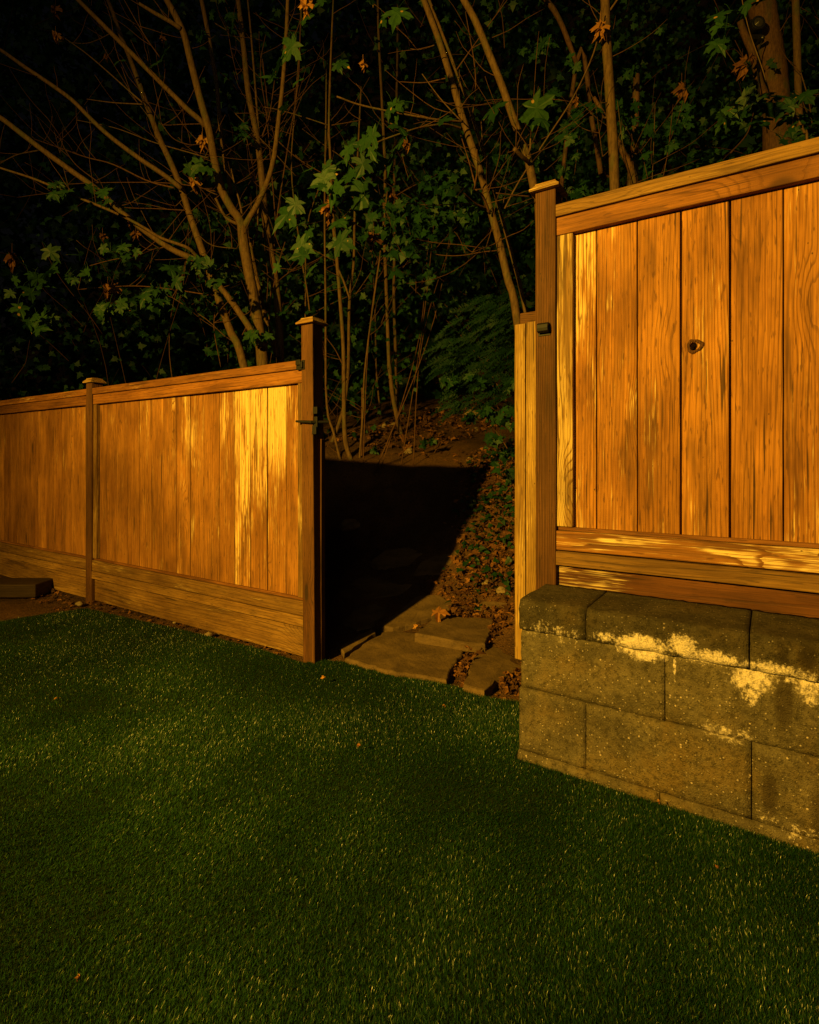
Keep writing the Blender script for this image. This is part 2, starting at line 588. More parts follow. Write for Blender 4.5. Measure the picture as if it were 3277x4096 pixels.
def build_grass():
    X, Y = [], []
    for (y0, y1, den) in ((.75, 1.3, 190000), (1.3, 1.8, 160000), (1.8, 2.5, 110000), (2.5, 3.4, 70000), (3.4, 5.0, 40000)):
        w = .82 * y1 + .25
        n = int(den * (y1 - y0) * 2 * w)
        X.append(rng.uniform(-w, w, n))
        Y.append(rng.uniform(y0, y1, n))
    X, Y = np.concatenate(X), np.concatenate(Y)
    k = inside(lawn_poly, X, Y)
    s_, d_ = X * UX + Y * UY, X * NX + Y * NY
    k &= ~((s_ > -.83) & (d_ > 2.0))
    X, Y = X[k], Y[k]
    n = len(X)
    # slow fields: where the pile leans and how tall and how pale it is
    def field(sc, seed, oct=3):
        r = np.random.default_rng(seed)
        out = np.zeros(n)
        for o in range(oct * 3):
            f = sc * 1.9 ** (o // 3)
            th = r.uniform(0, 6.283)
            out += np.sin((X * np.cos(th) + Y * np.sin(th)) * f + r.uniform(0, 6.283)) / 1.6 ** (o // 3)
        return out / 3.2
    f1, f2, f3 = field(2.4, 1), field(5, 2), field(11, 3)
    h = rng.uniform(.008, .0155, n) * (1 + .16 * f2 + .1 * f3)
    wd = rng.uniform(.00035, .0007, n) * (.75 + .25 * np.clip(Y / 1.6, .8, 2.2))
    az = rng.uniform(0, 6.283, n)
    lean = rng.uniform(.1, .65, n)
    dirx = np.cos(az) * lean + .22 * f1 + .08
    diry = np.sin(az) * lean + .22 * f2 - .10
    fa = rng.uniform(0, 6.283, n)
    wx, wy = np.cos(fa) * wd, np.sin(fa) * wd
    V = np.zeros((n, 5, 3), 'f')
    for i, (t, q, c) in enumerate(((0, 1, 1), (0, -1, 1), (.55, 1, .8), (.55, -1, .8), (1, 0, 0))):
        b = t ** 1.7
        V[:, i, 0] = X + dirx * h * b + wx * q * c
        V[:, i, 1] = Y + diry * h * b + wy * q * c
        V[:, i, 2] = h * t * (1 - .25 * t * lean) - .002 * (t == 0)
    base = (np.arange(n) * 5)[:, None]
    quads = base + np.array([0, 1, 3, 2])
    tris = base + np.array([2, 3, 4])
    me = bpy.data.meshes.new("grass")
    me.vertices.add(n * 5)
    me.vertices.foreach_set("co", V.ravel())
    loops = np.concatenate([quads.ravel(), tris.ravel()]).astype('i')
    me.loops.add(len(loops))
    me.loops.foreach_set("vertex_index", loops)
    me.polygons.add(2 * n)
    st = np.concatenate([np.arange(n) * 4, n * 4 + np.arange(n) * 3]).astype('i')
    me.polygons.foreach_set("loop_start", st)
    me.update(calc_edges=True)
    tone = np.clip(rng.beta(2, 2.6, n) * .75 + .2 * f1 + .12 * f2, 0, .9)
    tan = rng.uniform(0, 1, n) < .04 + .02 * f2
    tone[tan] = 1.
    a = me.attributes.new("tone", 'FLOAT', 'POINT')
    a.data.foreach_set("value", np.repeat(tone, 5).astype('f'))
    me.validate()
    tag(link("grass", me, M['turf']), "short dense green turf blades covering the lawn", None, None, 'stuff')


build_grass()

# ------------------------------------------------------------------ fences
DF = 2.30        # front face of the posts


def cap_mesh(s0, d0, z, w):
    """chamfered wooden post cap: thin flange, sloping shoulder, raised square top"""
    mb = MB()
    def ringq(h, zz): return [(s0 - h, d0 - h, zz), (s0 + h, d0 - h, zz), (s0 + h, d0 + h, zz), (s0 - h, d0 + h, zz)]
    h = w / 2
    levels = [ringq(h * .8, z), ringq(h, z), ringq(h, z + .011), ringq(h * .93, z + .014), ringq(h * .70, z + .030), ringq(h * .68, z + .036), ringq(h * .30, z + .043)]
    vs = [q for l in levels for q in l]
    fs = [(3, 2, 1, 0)]
    for k in range(len(levels) - 1):
        for i in range(4):
            j = (i + 1) % 4
            fs.append((k * 4 + i, k * 4 + j, k * 4 + 4 + j, k * 4 + 4 + i))
    a = (len(levels) - 1) * 4
    fs.append((a, a + 1, a + 2, a + 3))
    o = random.uniform(0, 30)
    mb.add(vs, fs, .6, .16, [(q[1] + o, q[2] + o, q[0] + o) for q in vs])
    return mb


def post(root, s0, s1, z0, z1, off, lean=0., capw=.128, tone=.5, wx=0.):
    mb = MB()
    w = s1 - s0
    def lean_f(q, a, b):
        return [q[0] + lean * (z1 - q[2]), q[1], q[2]]
    mb.box(s0, s1, DF, DF + w, z0, z1, 'z', tone, wx, 8, .0012, lean_f)
    p = mb.build('post', M['post'], root, off, bevel=.004)
    c = cap_mesh((s0 + s1) / 2, DF + w / 2, z1 + .0015, capw).build('post_cap', M['weathered'], p, off, bevel=.0015)
    return p


def bay(root, off, sa, sb, zr, edges, bmat, wxf, gap=(), trim_left=True, trim_right=True, kick=True, tones=None, trim_w=.042, railwx=0., trimwx=0., botwx=0., kickmat='rail', capmat='rail', railmat='weathered'):
    """one bay between posts at sa..sb; zr = lift of the bay; edges = seams between boards"""
    g = -.014
    mb = MB(); mb.box(sa + g, sb - g, DF + .004, DF + .10, zr + 1.676, zr + 1.727, 'x', random.random(), railwx + .05, 6, .0012)
    mb.build('top_cap', M[capmat], root, off, bevel=.003)
    mb = MB(); mb.box(sa + g, sb - g, DF + .012, DF + .05, zr + 1.597, zr + 1.672, 'x', random.random(), railwx - .04, 6, .001)
    mb.build('top_rail', M['rail'], root, off, bevel=.003)
    mb = MB(); mb.box(sa + g, sb - g, DF + .008, DF + .05, zr + .2535, zr + .335, 'x', random.random(), botwx, 6, .001)
    mb.build('bottom_rail', M[railmat], root, off, bevel=.003)
    mb = MB(); mb.box(sa + g, sb - g, DF + .004, DF + .06, zr + .189, zr + .2485, 'x', random.random(), min(0, botwx - .03), 6, .0015)
    mb.build('bottom_trim', M['weathered'], root, off, bevel=.003)
    mb = MB(); mb.box(sa + g, sb - g, DF + .030, DF + .058, zr + .008, zr + .1835, 'x', .1 if kickmat == 'rail' else random.random(), (lambda t: .30 * (1 - sm(.09, .17, t)) - .08) if kickmat == 'rail' else .0, 36 if kickmat == 'rail' else 6, .0006)
    k = mb.build('kick_board', M['kick_red' if kickmat == 'rail' else kickmat], root, off, bevel=.003)
    mb = MB(); mb.box(sa + g, sb - g, DF + .024, DF + .0405, zr + .3365, zr + .352, 'x', .0, -.2, 6, .0008)
    mb.build('ledger_strip', M['rail'], root, off, bevel=.002)
    for on, a, b in ((trim_left, sa + g, sa + trim_w), (trim_right, sb - .04, sb - g)):
        if on:
            mb = MB(); mb.box(a, b, DF + .014, DF + .05, zr + .3535, zr + 1.595, 'z', random.random(), trimwx, 6, .001)
            mb.build('side_trim', M['weathered'], root, off, bevel=.002)
    mb = MB()
    for i, (a, b) in enumerate(zip(edges, edges[1:])):
        gp = .006 if i + 1 in gap else .0028
        dj = random.uniform(-.002, .002)
        t = tones[i % len(tones)] if tones else random.random()
        mb.box(a + .0012, b - gp, DF + .042 + dj, DF + .060 + dj, zr + .30, zr + 1.63, 'z', t, wxf(i, (a + b) / 2), 6, .0007)
    mb.box(sa - .012, sb + .012, DF + .0635, DF + .072, zr + .31, zr + 1.62, 'z', .1, -.3)  # unseen backing sheet added to stop light leaking through the board seams
    p = mb.build('board_panel', M[bmat], root, off, bevel=.0026)
    return p


# --- left fence: two bays seen, a third running out of the picture
OFF_L = (-2.21, DF, 0.)
fl = thing('wooden_fence', "long stained plank fence standing on the ground beside the dark gateway", "fence", W(*OFF_L), None, YAW)
NP0, NP1 = -2.2535, -2.165                       # post at the gateway
FP0, FP1 = s_at(345, DF), s_at(345, DF) + .089   # post between the two bays
GP1 = FP0 - 2.30
post(fl, NP0, NP1, -.05, 1.925, OFF_L, .008, .134, .75, -.02)
post(fl, FP0, FP1, -.05, 1.772, OFF_L, -.006, .128, .4, -.03)
post(fl, GP1 - .089, GP1, -.05, 1.78, OFF_L, 0)
e1 = [s_at(x * .8116, DF + .042) for x in (492, 527, 575, 630, 688, 748, 805, 870, 938, 1005, 1080, 1155, 1235, 1320, 1413, 1459)]
e1[0] = FP1 + .03
e1[-1] = NP0 - .03
random.seed(21)
wl = {3: (-.03, .0), 4: (.0, .07), 5: (.06, .05), 6: (-.04, .02), 7: (.03, .11), 8: (.06, .10), 9: (-.01, .05), 10: (-.02, .12), 11: (.12, .34), 12: (.0, .30), 13: (-.10, .42), 14: (-.08, .04)}  # pale wear per board, raised on some to paint a broader lamp glow
tl = [.35, .5, .55, .45, .7, .75, .6, .8, .7, .6, .4, .75, .5, .55, .6]
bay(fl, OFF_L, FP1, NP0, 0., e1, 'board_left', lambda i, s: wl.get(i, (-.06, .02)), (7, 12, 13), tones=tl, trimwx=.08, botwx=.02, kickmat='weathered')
e2 = [s_at(x * .8116, DF + .042) for x in (-130, -95, -55, -20, 20, 52, 84, 117, 150, 187, 226, 265, 305, 350, 393)]
e2 = [q for q in e2 if q > GP1 + .05]
e2 = list(np.arange(GP1 + .03, e2[0] - .06, .125)) + e2
e2[-1] = FP0 - .03
bay(fl, OFF_L, GP1, FP0, 0., e2, 'board_left', lambda i, s: (-.08, .0), (6, 9), botwx=-.02, kickmat='weathered')
e3 = list(np.linspace(GP1 - 2.3, GP1 - .12, 17))
bay(fl, OFF_L, GP1 - 2.36, GP1 - .089, 0., e3, 'board_left', lambda i, s: (-.08, 0))
# gateway hardware on the end post
mb = MB()
mb.box(NP0 - .034, NP0 + .030, DF - .006, DF + .004, 1.668, 1.722, 'x')
mb.box(NP0 - .030, NP0 + .004, DF - .016, DF - .006, 1.695, 1.726, 'x')
mb.box(NP0 + .008, NP0 + .026, DF - .020, DF - .006, 1.676, 1.712, 'x')
mb.build('latch_catch', M['black_metal'], fl, OFF_L, bevel=.002)


def cyl(mb, p0, p1, r, n=12, r1=None):
    p0, p1 = Vector(p0), Vector(p1)
    z = (p1 - p0).normalized()
    x = z.orthogonal().normalized()
    y = z.cross(x)
    r1 = r if r1 is None else r1
    vs = [p0 + (x * math.cos(6.2832 * i / n) + y * math.sin(6.2832 * i / n)) * r for i in range(n)] + \
         [p1 + (x * math.cos(6.2832 * i / n) + y * math.sin(6.2832 * i / n)) * r1 for i in range(n)]
    fs = [(i, (i + 1) % n, n + (i + 1) % n, n + i) for i in range(n)] + [tuple(range(n))[::-1], tuple(range(n, 2 * n))]
    mb.add(vs, fs)


mb = MB()
SX = NP1 - .002
mb.box(SX, SX + .006, DF + .012, DF + .075, 1.285, 1.455, 'z')
mb.box(SX + .006, SX + .02, DF + .03, DF + .06, 1.40, 1.43, 'z')
h_ = mb.build('gate_latch', M['black_metal'], fl, OFF_L, bevel=.002)
mb = MB()
cyl(mb, (NP0 - .022, DF - .018, 1.372), (NP1 + .012, DF - .014, 1.363), .0065, 12, .0095)
cyl(mb, (NP1 + .004, DF - .014, 1.363), (NP1 + .07, DF + .06, 1.366), .009)
mb.box(NP1 + .01, NP1 + .035, DF + .0, DF + .03, 1.335, 1.395, 'z')
mb.box(NP1 + .0, NP1 + .03, DF - .004, DF + .02, 1.295, 1.345, 'z')
mb.box(NP1 + .004, NP1 + .036, DF - .002, DF + .03, 1.41, 1.45, 'z')
mb.build('latch_bar', M['black_metal'], h_, OFF_L, bevel=.0015)
mb = MB(); mb.box(NP1 + .008, NP1 + .0175, DF + .055, DF + .088, -.02, 1.27, 'z', .2, -.1, 6, .001)
mb.build('stop_strip', M['post'], fl, OFF_L, bevel=.002)

# --- right fence on top of the retaining wall
ZR = .515
OFF_R = (-.80, DF, .60)
fr = thing('wooden_fence', "tall plank fence with a knothole rising above the concrete block wall", "fence", W(*OFF_R), None, YAW)
RP0, RP1 = s_at(2141, DF), s_at(2141, DF) + .0895
post(fr, RP0, RP1, .20, 2.312, OFF_R, .001, .132, .3, -.04)
RE = 1.55
post(fr, RE, RE + .089, .5, 2.31, OFF_R)
er = [s_at(x, DF + .042) for x in (2290, 2387, 2551, 2727, 2924, 3135, 3370, 3600)]
while er[-1] < RE - .2: er.append(er[-1] + .14)
er[-1] = RE - .03
random.seed(5)
wr = {0: (.05, .17), 1: (.01, .02), 2: (.01, -.03), 3: (.06, .0), 4: (-.02, -.03), 5: (.08, .02)}
panel = bay(fr, OFF_R, RP1 + .003, RE, ZR, er, 'board', lambda i, s: wr.get(i, (-.02, .02)), (3, 4), tones=[.8, .75, .7, .8, .6, .65, .7], trim_w=.066, railwx=-.02, trimwx=.20, botwx=.12, kickmat='rail', capmat='weathered', railmat='peeling')
# the knothole is cut right through its board
kh = (s_at(2788, DF + .042), DF + .05, CAMZ + (HY - 1384) / F_PX * (DF + .042) / ((2788 - CX) / F_PX * NX + NY))
cb = bmesh.new()
bmesh.ops.create_cone(cb, cap_ends=True, segments=20, radius1=.0145, radius2=.0145, depth=.2,
                      matrix=Matrix.Translation((kh[0] - OFF_R[0] - .012, kh[1] - OFF_R[1], kh[2] - OFF_R[2])) @ Matrix.Diagonal((.9, 1, 1.15, 1)) @ Matrix.Rotation(R(90), 4, 'X'))
cme = bpy.data.meshes.new("cutter"); cb.to_mesh(cme); cb.free()
cut = bpy.data.objects.new("cutter", cme); COL.objects.link(cut); cut.parent = fr
bm_ = panel.modifiers.new("hole", 'BOOLEAN'); bm_.operation = 'DIFFERENCE'; bm_.object = cut; bm_.solver = 'EXACT'
bpy.context.view_layer.update()
nm = bpy.data.meshes.new_from_object(panel.evaluated_get(bpy.context.evaluated_depsgraph_get()))
gva = nm.attributes["gv"].data
good = []
for i, v in enumerate(nm.vertices):
    if abs(v.co.z + OFF_R[2] - kh[2]) > .3 and er[3] - .001 < v.co.x + OFF_R[0] < er[4] + .001: good.append(i)
g0 = good[0]
goff = Vector(gva[g0].vector) - Vector((nm.vertices[g0].co.x, nm.vertices[g0].co.y, nm.vertices[g0].co.z))
t0, w0_ = nm.attributes["tone"].data[g0].value, nm.attributes["wx"].data[g0].value
for i, v in enumerate(nm.vertices):
    if er[3] - .001 < v.co.x + OFF_R[0] < er[4] + .001:
        gva[i].vector = v.co + goff
        nm.attributes["tone"].data[i].value = t0
        nm.attributes["wx"].data[i].value = w0_
panel.modifiers.clear(); panel.data = nm
bpy.data.objects.remove(cut)
mb = MB()   # the knot around it: a low uneven collar with the broken knot beside the hole
N = 26
rings_ = [(1.0, .0006), (1.28, -.0045), (1.5, -.0035), (1.75, -.001), (1.95, .0015)]
vs = []
for r_, dy in rings_:
    for i in range(N):
        t = 6.2832 * i / N
        wob = 1 + .08 * math.sin(3 * t + 1) + .05 * math.sin(7 * t)
        x_ = kh[0] - .012 + math.cos(t) * .0136 * r_ * wob * (1.45 if math.cos(t) > 0 else .9)
        vs.append((x_, DF + .042 + dy, kh[2] + math.sin(t) * .0155 * r_ * wob))
fs = [(k * N + i, k * N + (i + 1) % N, (k + 1) * N + (i + 1) % N, (k + 1) * N + i) for k in range(len(rings_) - 1) for i in range(N)]
mb.add(vs, [q[::-1] for q in fs], .2, -.1)
mb.build('knot', M['post'], panel, OFF_R, smooth=True)
# pale two-ply jamb nailed beside the post, brown block behind it
mb = MB()
jz0, jz1 = .262, 1.757
J0 = s_at(2061, DF + .02)
jm = (J0 + RP0) / 2
mb.box(J0, jm - .0008, DF + .015, DF + .105, jz0, jz1, 'z', .6, .03, 8, .0012)
mb.box(jm + .0008, RP0 - .001, DF + .018, DF + .105, jz0 + .004, jz1 + .004, 'z', .45, .0, 8, .0012)
mb.build('gate_jamb', M['nailer'], fr, OFF_R, bevel=.003, label="pale two-ply timber jamb beside the dark post")
mb = MB(); mb.box(J0 + .006, RP0 - .004, DF + .06, DF + .15, jz1 - .2, jz1 + .06, 'x', .3, -.1)
mb.build('jamb_block', M['post'], fr, OFF_R, bevel=.004)
# latch keeper on the right post
lz = CAMZ + (HY - 1322) / F_PX * 2.39
la, lb = s_at(2155, DF), s_at(2203, DF)
mb = MB()
mb.box(la, lb, DF - .004, DF + .002, lz - .028, lz + .026, 'x')
prof_ = [(0, .024), (.018, .024), (.027, .016), (.030, .0), (.027, -.012), (.014, -.018), (.010, -.018), (.016, -.008), (.018, .002), (.014, .012), (0, .014)]
pts = [(la + .003, DF - .004 - a, lz + b) for a, b in prof_] + [(lb - .003, DF - .004 - a, lz + b) for a, b in prof_]
n0 = len(prof_)
mb.add(pts, [(i, (i + 1) % n0, n0 + (i + 1) % n0, n0 + i) for i in range(n0)] + [tuple(range(n0))[::-1], tuple(range(n0, 2 * n0))])
mb.build('latch_keeper', M['black_metal'], fr, OFF_R, bevel=.001)

# ------------------------------------------------------------------ retaining wall
WS, WD = -.81, 2.005
OFF_W = (WS, WD, 0.)


def wx_of(px): return s_at(px, WD) - WS


def wz_of(px, py):
    r = (px - CX) / F_PX
    return CAMZ + (HY - py) / F_PX * WD / (r * NX + NY)


eff = []
for (x0, y0, x1, y1, k) in ((2380, 2520, 2480, 2575, 1.), (2440, 2525, 2690, 2650, 2.1), (2660, 2525, 2800, 2630, 1.7), (2690, 2620, 2705, 2730, 1.1), (2800, 2600, 2960, 2670, .8),
                            (2890, 2650, 3110, 2780, 1.6), (2960, 2700, 3060, 2830, 1.2), (3170, 2680, 3300, 2830, 1.4), (2800, 2900, 3010, 2965, .8), 
                            (3010, 3240, 3100, 3300, .45), (3080, 3300, 3290, 3350, .35), (2210, 2500, 2275, 2545, .9), (2110, 2500, 2330, 2560, .25), (2420, 2550, 2760, 2605, 1.3), (2640, 2590, 3020, 2665, 1.2), (2900, 2640, 3277, 2720, 1.3)):
    xm, ym = (x0 + x1) / 2, (y0 + y1) / 2
    eff.append((wx_of(xm), wz_of(xm, ym), (wx_of(x1) - wx_of(x0)) / 2, (wz_of(xm, y0) - wz_of(xm, y1)) / 2, k))
dmp = []
for (x0, y0, x1, y1, k) in ((3090, 2550, 3180, 3000, 1.), (3040, 3060, 3120, 3300, 1.), (3180, 2560, 3277, 2680, .9), (2450, 2420, 3000, 2480, .5), (3000, 2450, 3277, 2560, .8), (3230, 3080, 3330, 3420, .8)):
    xm, ym = (x0 + x1) / 2, (y0 + y1) / 2
    dmp.append((wx_of(xm), wz_of(xm, ym), (wx_of(x1) - wx_of(x0)) / 2, (wz_of(xm, y0) - wz_of(xm, y1)) / 2, k))
M['concrete'] = concrete(eff, dmp)
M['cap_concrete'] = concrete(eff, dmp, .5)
wall = thing('block_wall', "speckled concrete block wall with white bloom under its capstones", "wall", W(*OFF_W), None, YAW)


def rough_block(name, x0, x1, y0, y1, z0, z1, rough=.005, chamfer=0., seed=0, rl=0.):
    """split-face block in the wall's local frame, faces finely cut and roughened"""
    nx, ny, nz = max(2, int((x1 - x0) / .018)), max(2, int((y1 - y0) / .03)), max(2, int((z1 - z0) / .018))
    bm = bmesh.new()
    idx = {}
    def V(i, j, k):
        if (i, j, k) not in idx:
            p = Vector((x0 + (x1 - x0) * i / nx, y0 + (y1 - y0) * j / ny, z0 + (z1 - z0) * k / nz))
            e = 1.
            q = p.copy()
            fr_ = 1 - j / ny if j < ny else 0
            if j == 0:
                p.y += rough * (mnoise.noise(q * 22 + Vector((seed, 0, 0))) + .6 * mnoise.noise(q * 60)) + rough * .4 * mnoise.noise(q * 5)
                if i in (0, nx) or k == 0: p.y += .003
            if i == 0 and rl: p.x += rl * (mnoise.noise(q * 25) + .6 * mnoise.noise(q * 60))
            if chamfer:
                dz, dy = z1 - q.z, q.y - y0
                c = chamfer
                if dz < c and dy < c:       # rounded nose
                    v = Vector((c - dy, c - dz))
                    l = v.length
                    if l > c: 
                        v *= c / l
                        p.y += (c - v.x) - dy
                        p.z = z1 - c + v.y
                if k == nz: p.z += .0022 * mnoise.noise(q * 60) + .0015 * mnoise.noise(q * 130)
            idx[(i, j, k)] = bm.verts.new(p)
        return idx[(i, j, k)]
    for i in range(nx):
        for k in range(nz):
            bm.faces.new((V(i, 0, k), V(i + 1, 0, k), V(i + 1, 0, k + 1), V(i, 0, k + 1)))
            bm.faces.new((V(i, ny, k), V(i, ny, k + 1), V(i + 1, ny, k + 1), V(i + 1, ny, k)))
    for i in range(nx):
        for j in range(ny):
            bm.faces.new((V(i, j, nz), V(i + 1, j, nz), V(i + 1, j + 1, nz), V(i, j + 1, nz)))
            bm.faces.new((V(i, j, 0), V(i, j + 1, 0), V(i + 1, j + 1, 0), V(i + 1, j, 0)))
    for j in range(ny):
        for k in range(nz):
            bm.faces.new((V(0, j, k), V(0, j, k + 1), V(0, j + 1, k + 1), V(0, j + 1, k)))
            bm.faces.new((V(nx, j, k), V(nx, j + 1, k), V(nx, j + 1, k + 1), V(nx, j, k + 1)))
    me = bpy.data.meshes.new(name)
    bm.to_mesh(me); bm.free()
    me.polygons.foreach_set("use_smooth", [True] * len(me.polygons))
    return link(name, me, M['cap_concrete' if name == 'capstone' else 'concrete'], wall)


def course(name, joints, y0, y1, z0, z1, rough, chamfer=0., x_start=0., rl=.004):
    js = [x_start] + [wx_of(j) for j in joints]
    while js[-1] < 2.4: js.append(js[-1] + .51)
    for i, (a, b) in enumerate(zip(js, js[1:])):
        rough_block(name, a + .0012, b - .0018, y0 + random.uniform(-.0015, .0015), y1, z0, z1, rough, chamfer, i * 7.3 + z0 * 50, rl if i == 0 else 0.)


random.seed(3)
course('footing_block', [2640], -.006, .26, -.06, .034, .004, 0, -.004)
course('wall_block', [2344, 3007], .0, .26, .037, .274, .0045, 0, .0)
course('wall_block', [2659], .004, .26, .278, .503, .0045, 0, .006)
cj = [s_at(2342, 1.99) - WS, s_at(2998, 1.99) - WS]
js = [.004] + cj + [cj[1] + .51 * k for k in range(1, 5)]
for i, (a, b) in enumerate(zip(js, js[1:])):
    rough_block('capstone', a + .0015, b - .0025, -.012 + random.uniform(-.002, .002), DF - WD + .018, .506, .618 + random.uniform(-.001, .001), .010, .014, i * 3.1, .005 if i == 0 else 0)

# ------------------------------------------------------------------ timber and stones along the fence foot
tb = at(142, 2374, 4.62)
ti = thing('landscape_timber', "old dark sawn timber lying on bare soil at the far fence", "timber", (tb.x - .9, tb.y + .13, -.01))
mb = MB(); mb.box(tb.x - 1.9, tb.x, tb.y, tb.y + .27, -.012, .10, 'x', .2, -.1, 8, .003)
mb.build('timber', M['timber'], ti, ti.location, bevel=.008)


def rock_mesh(seed, sx, sy, sz, sub=3):
    bm = bmesh.new()
    bmesh.ops.create_icosphere(bm, subdivisions=sub, radius=1)
    o = Vector((seed * 3.7, seed * 1.3, 0))
    for v in bm.verts:
        q = v.co.copy()
        f = 1 + .30 * mnoise.noise(q * 1.1 + o) + .13 * mnoise.noise(q * 2.7 + o) + .05 * mnoise.noise(q * 7 + o)
        # facet it a little
        for ax in ((.8, .3, .5), (-.5, .7, .5), (.1, -.8, .6), (-.6, -.4, .7)):
            a = Vector(ax).normalized()
            e = q.dot(a) - .72
            if e > 0: q -= a * e * .8
        v.co = Vector((q.x * sx, q.y * sy, q.z * sz)) * f
    me = bpy.data.meshes.new("rock")
    bm.to_mesh(me); bm.free()
    me.polygons.foreach_set("use_smooth", [True] * len(me.polygons))
    return me


random.seed(9)
pebs = [(318, 2416, 24, "small pale stone at the foot of the post between the two bays"), (880, 2530, 22, "pale pebble under the kick board, third from the gateway"),
        (905, 2537, 14, "tiny pebble beside the pale one under the kick board"), (975, 2540, 26, "broad pale stone under the kick board"),
        (700, 2490, 14, "small stone half way along the fence foot"), (780, 2500, 12, "dull pebble in the soil gap below the fence"),
        (835, 2540, 30, "largest pale stone at the edge of the turf below the fence"), (1020, 2556, 14, "stone nearest the gateway under the fence")]
for i, (x, y, w, lab) in enumerate(pebs):
    p = on_plane(x, y, .0)
    wd = w / F_PX * p.y * .7
    o = link('stone', rock_mesh(i + 1, wd, wd * .8, wd * .55, 2), M['rock'], None, (p.x, p.y, wd * .1))
    o.rotation_euler = (0, 0, random.uniform(0, 6))
    tag(o, lab, "stone", "stones along the fence foot")

# ------------------------------------------------------------------ flagstone path


def C5(p): return (1100 + p[0] * .7885, 1200 + p[1] * .7885)


FLAGS = [
    ([(345, 1815), (440, 1745), (560, 1682), (670, 1686), (770, 1704), (880, 1735), (940, 1758), (972, 1778), (935, 1830), (905, 1868), (885, 1922), (760, 1908), (620, 1886), (520, 1862), (430, 1840)], .035, .05, "large flagstone at the turf edge in the gateway"),
    ([(705, 1692), (745, 1655), (800, 1622), (900, 1614), (1020, 1612), (1115, 1618), (1108, 1660), (1075, 1738), (980, 1732), (890, 1720), (790, 1702)], .085, .055, "wedge shaped flagstone raised behind the largest one"),
    ([(535, 1655), (580, 1612), (640, 1560), (720, 1500), (780, 1492), (840, 1497), (905, 1535), (895, 1570), (860, 1592), (770, 1618), (690, 1645), (600, 1665)], .10, .045, "round edged flagstone with one leaf at its edge"),
    ([(1000, 1562), (1010, 1528), (1110, 1530), (1180, 1538), (1245, 1548), (1250, 1605), (1130, 1592), (1060, 1584)], .12, .05, "flagstone half hidden by the pale jamb"),
    ([(948, 1952), (975, 1890), (1000, 1815), (1100, 1752), (1230, 1690), (1330, 1720), (1330, 1900), (1260, 1882), (1180, 1905), (1110, 1938), (1060, 1985)], .04, .05, "flagstone beside the end of the block wall"),
    ([(320, 1490), (390, 1425), (480, 1388), (620, 1368), (720, 1378), (795, 1400), (700, 1445), (610, 1490), (480, 1522), (360, 1522)], .24, .06, "long flagstone in deep shadow up the path"),
    ([(325, 1762), (410, 1708), (500, 1664), (508, 1690), (430, 1742), (345, 1795)], .05, .05, "narrow edging slab by the foot of the gate post"),
    ([(700, 1385), (740, 1330), (820, 1290), (900, 1252), (945, 1262), (915, 1320), (830, 1380)], .33, .05, "shadowed flagstone next to the leafy bank"),
    ([(480, 1330), (560, 1270), (680, 1250), (760, 1280), (690, 1330), (600, 1352), (520, 1356)], .42, .06, "uppermost flagstone lost in shadow"),
    ([(330, 1640), (400, 1570), (480, 1545), (600, 1530), (560, 1590), (500, 1640), (420, 1670)], .09, .05, "shadowed slab between edging and path"),
]
FLAG_POLYS = []
LIFT = [.022, .048, .02, .03, .022, .02, .04, .02, .02, .02]
random.seed(12)
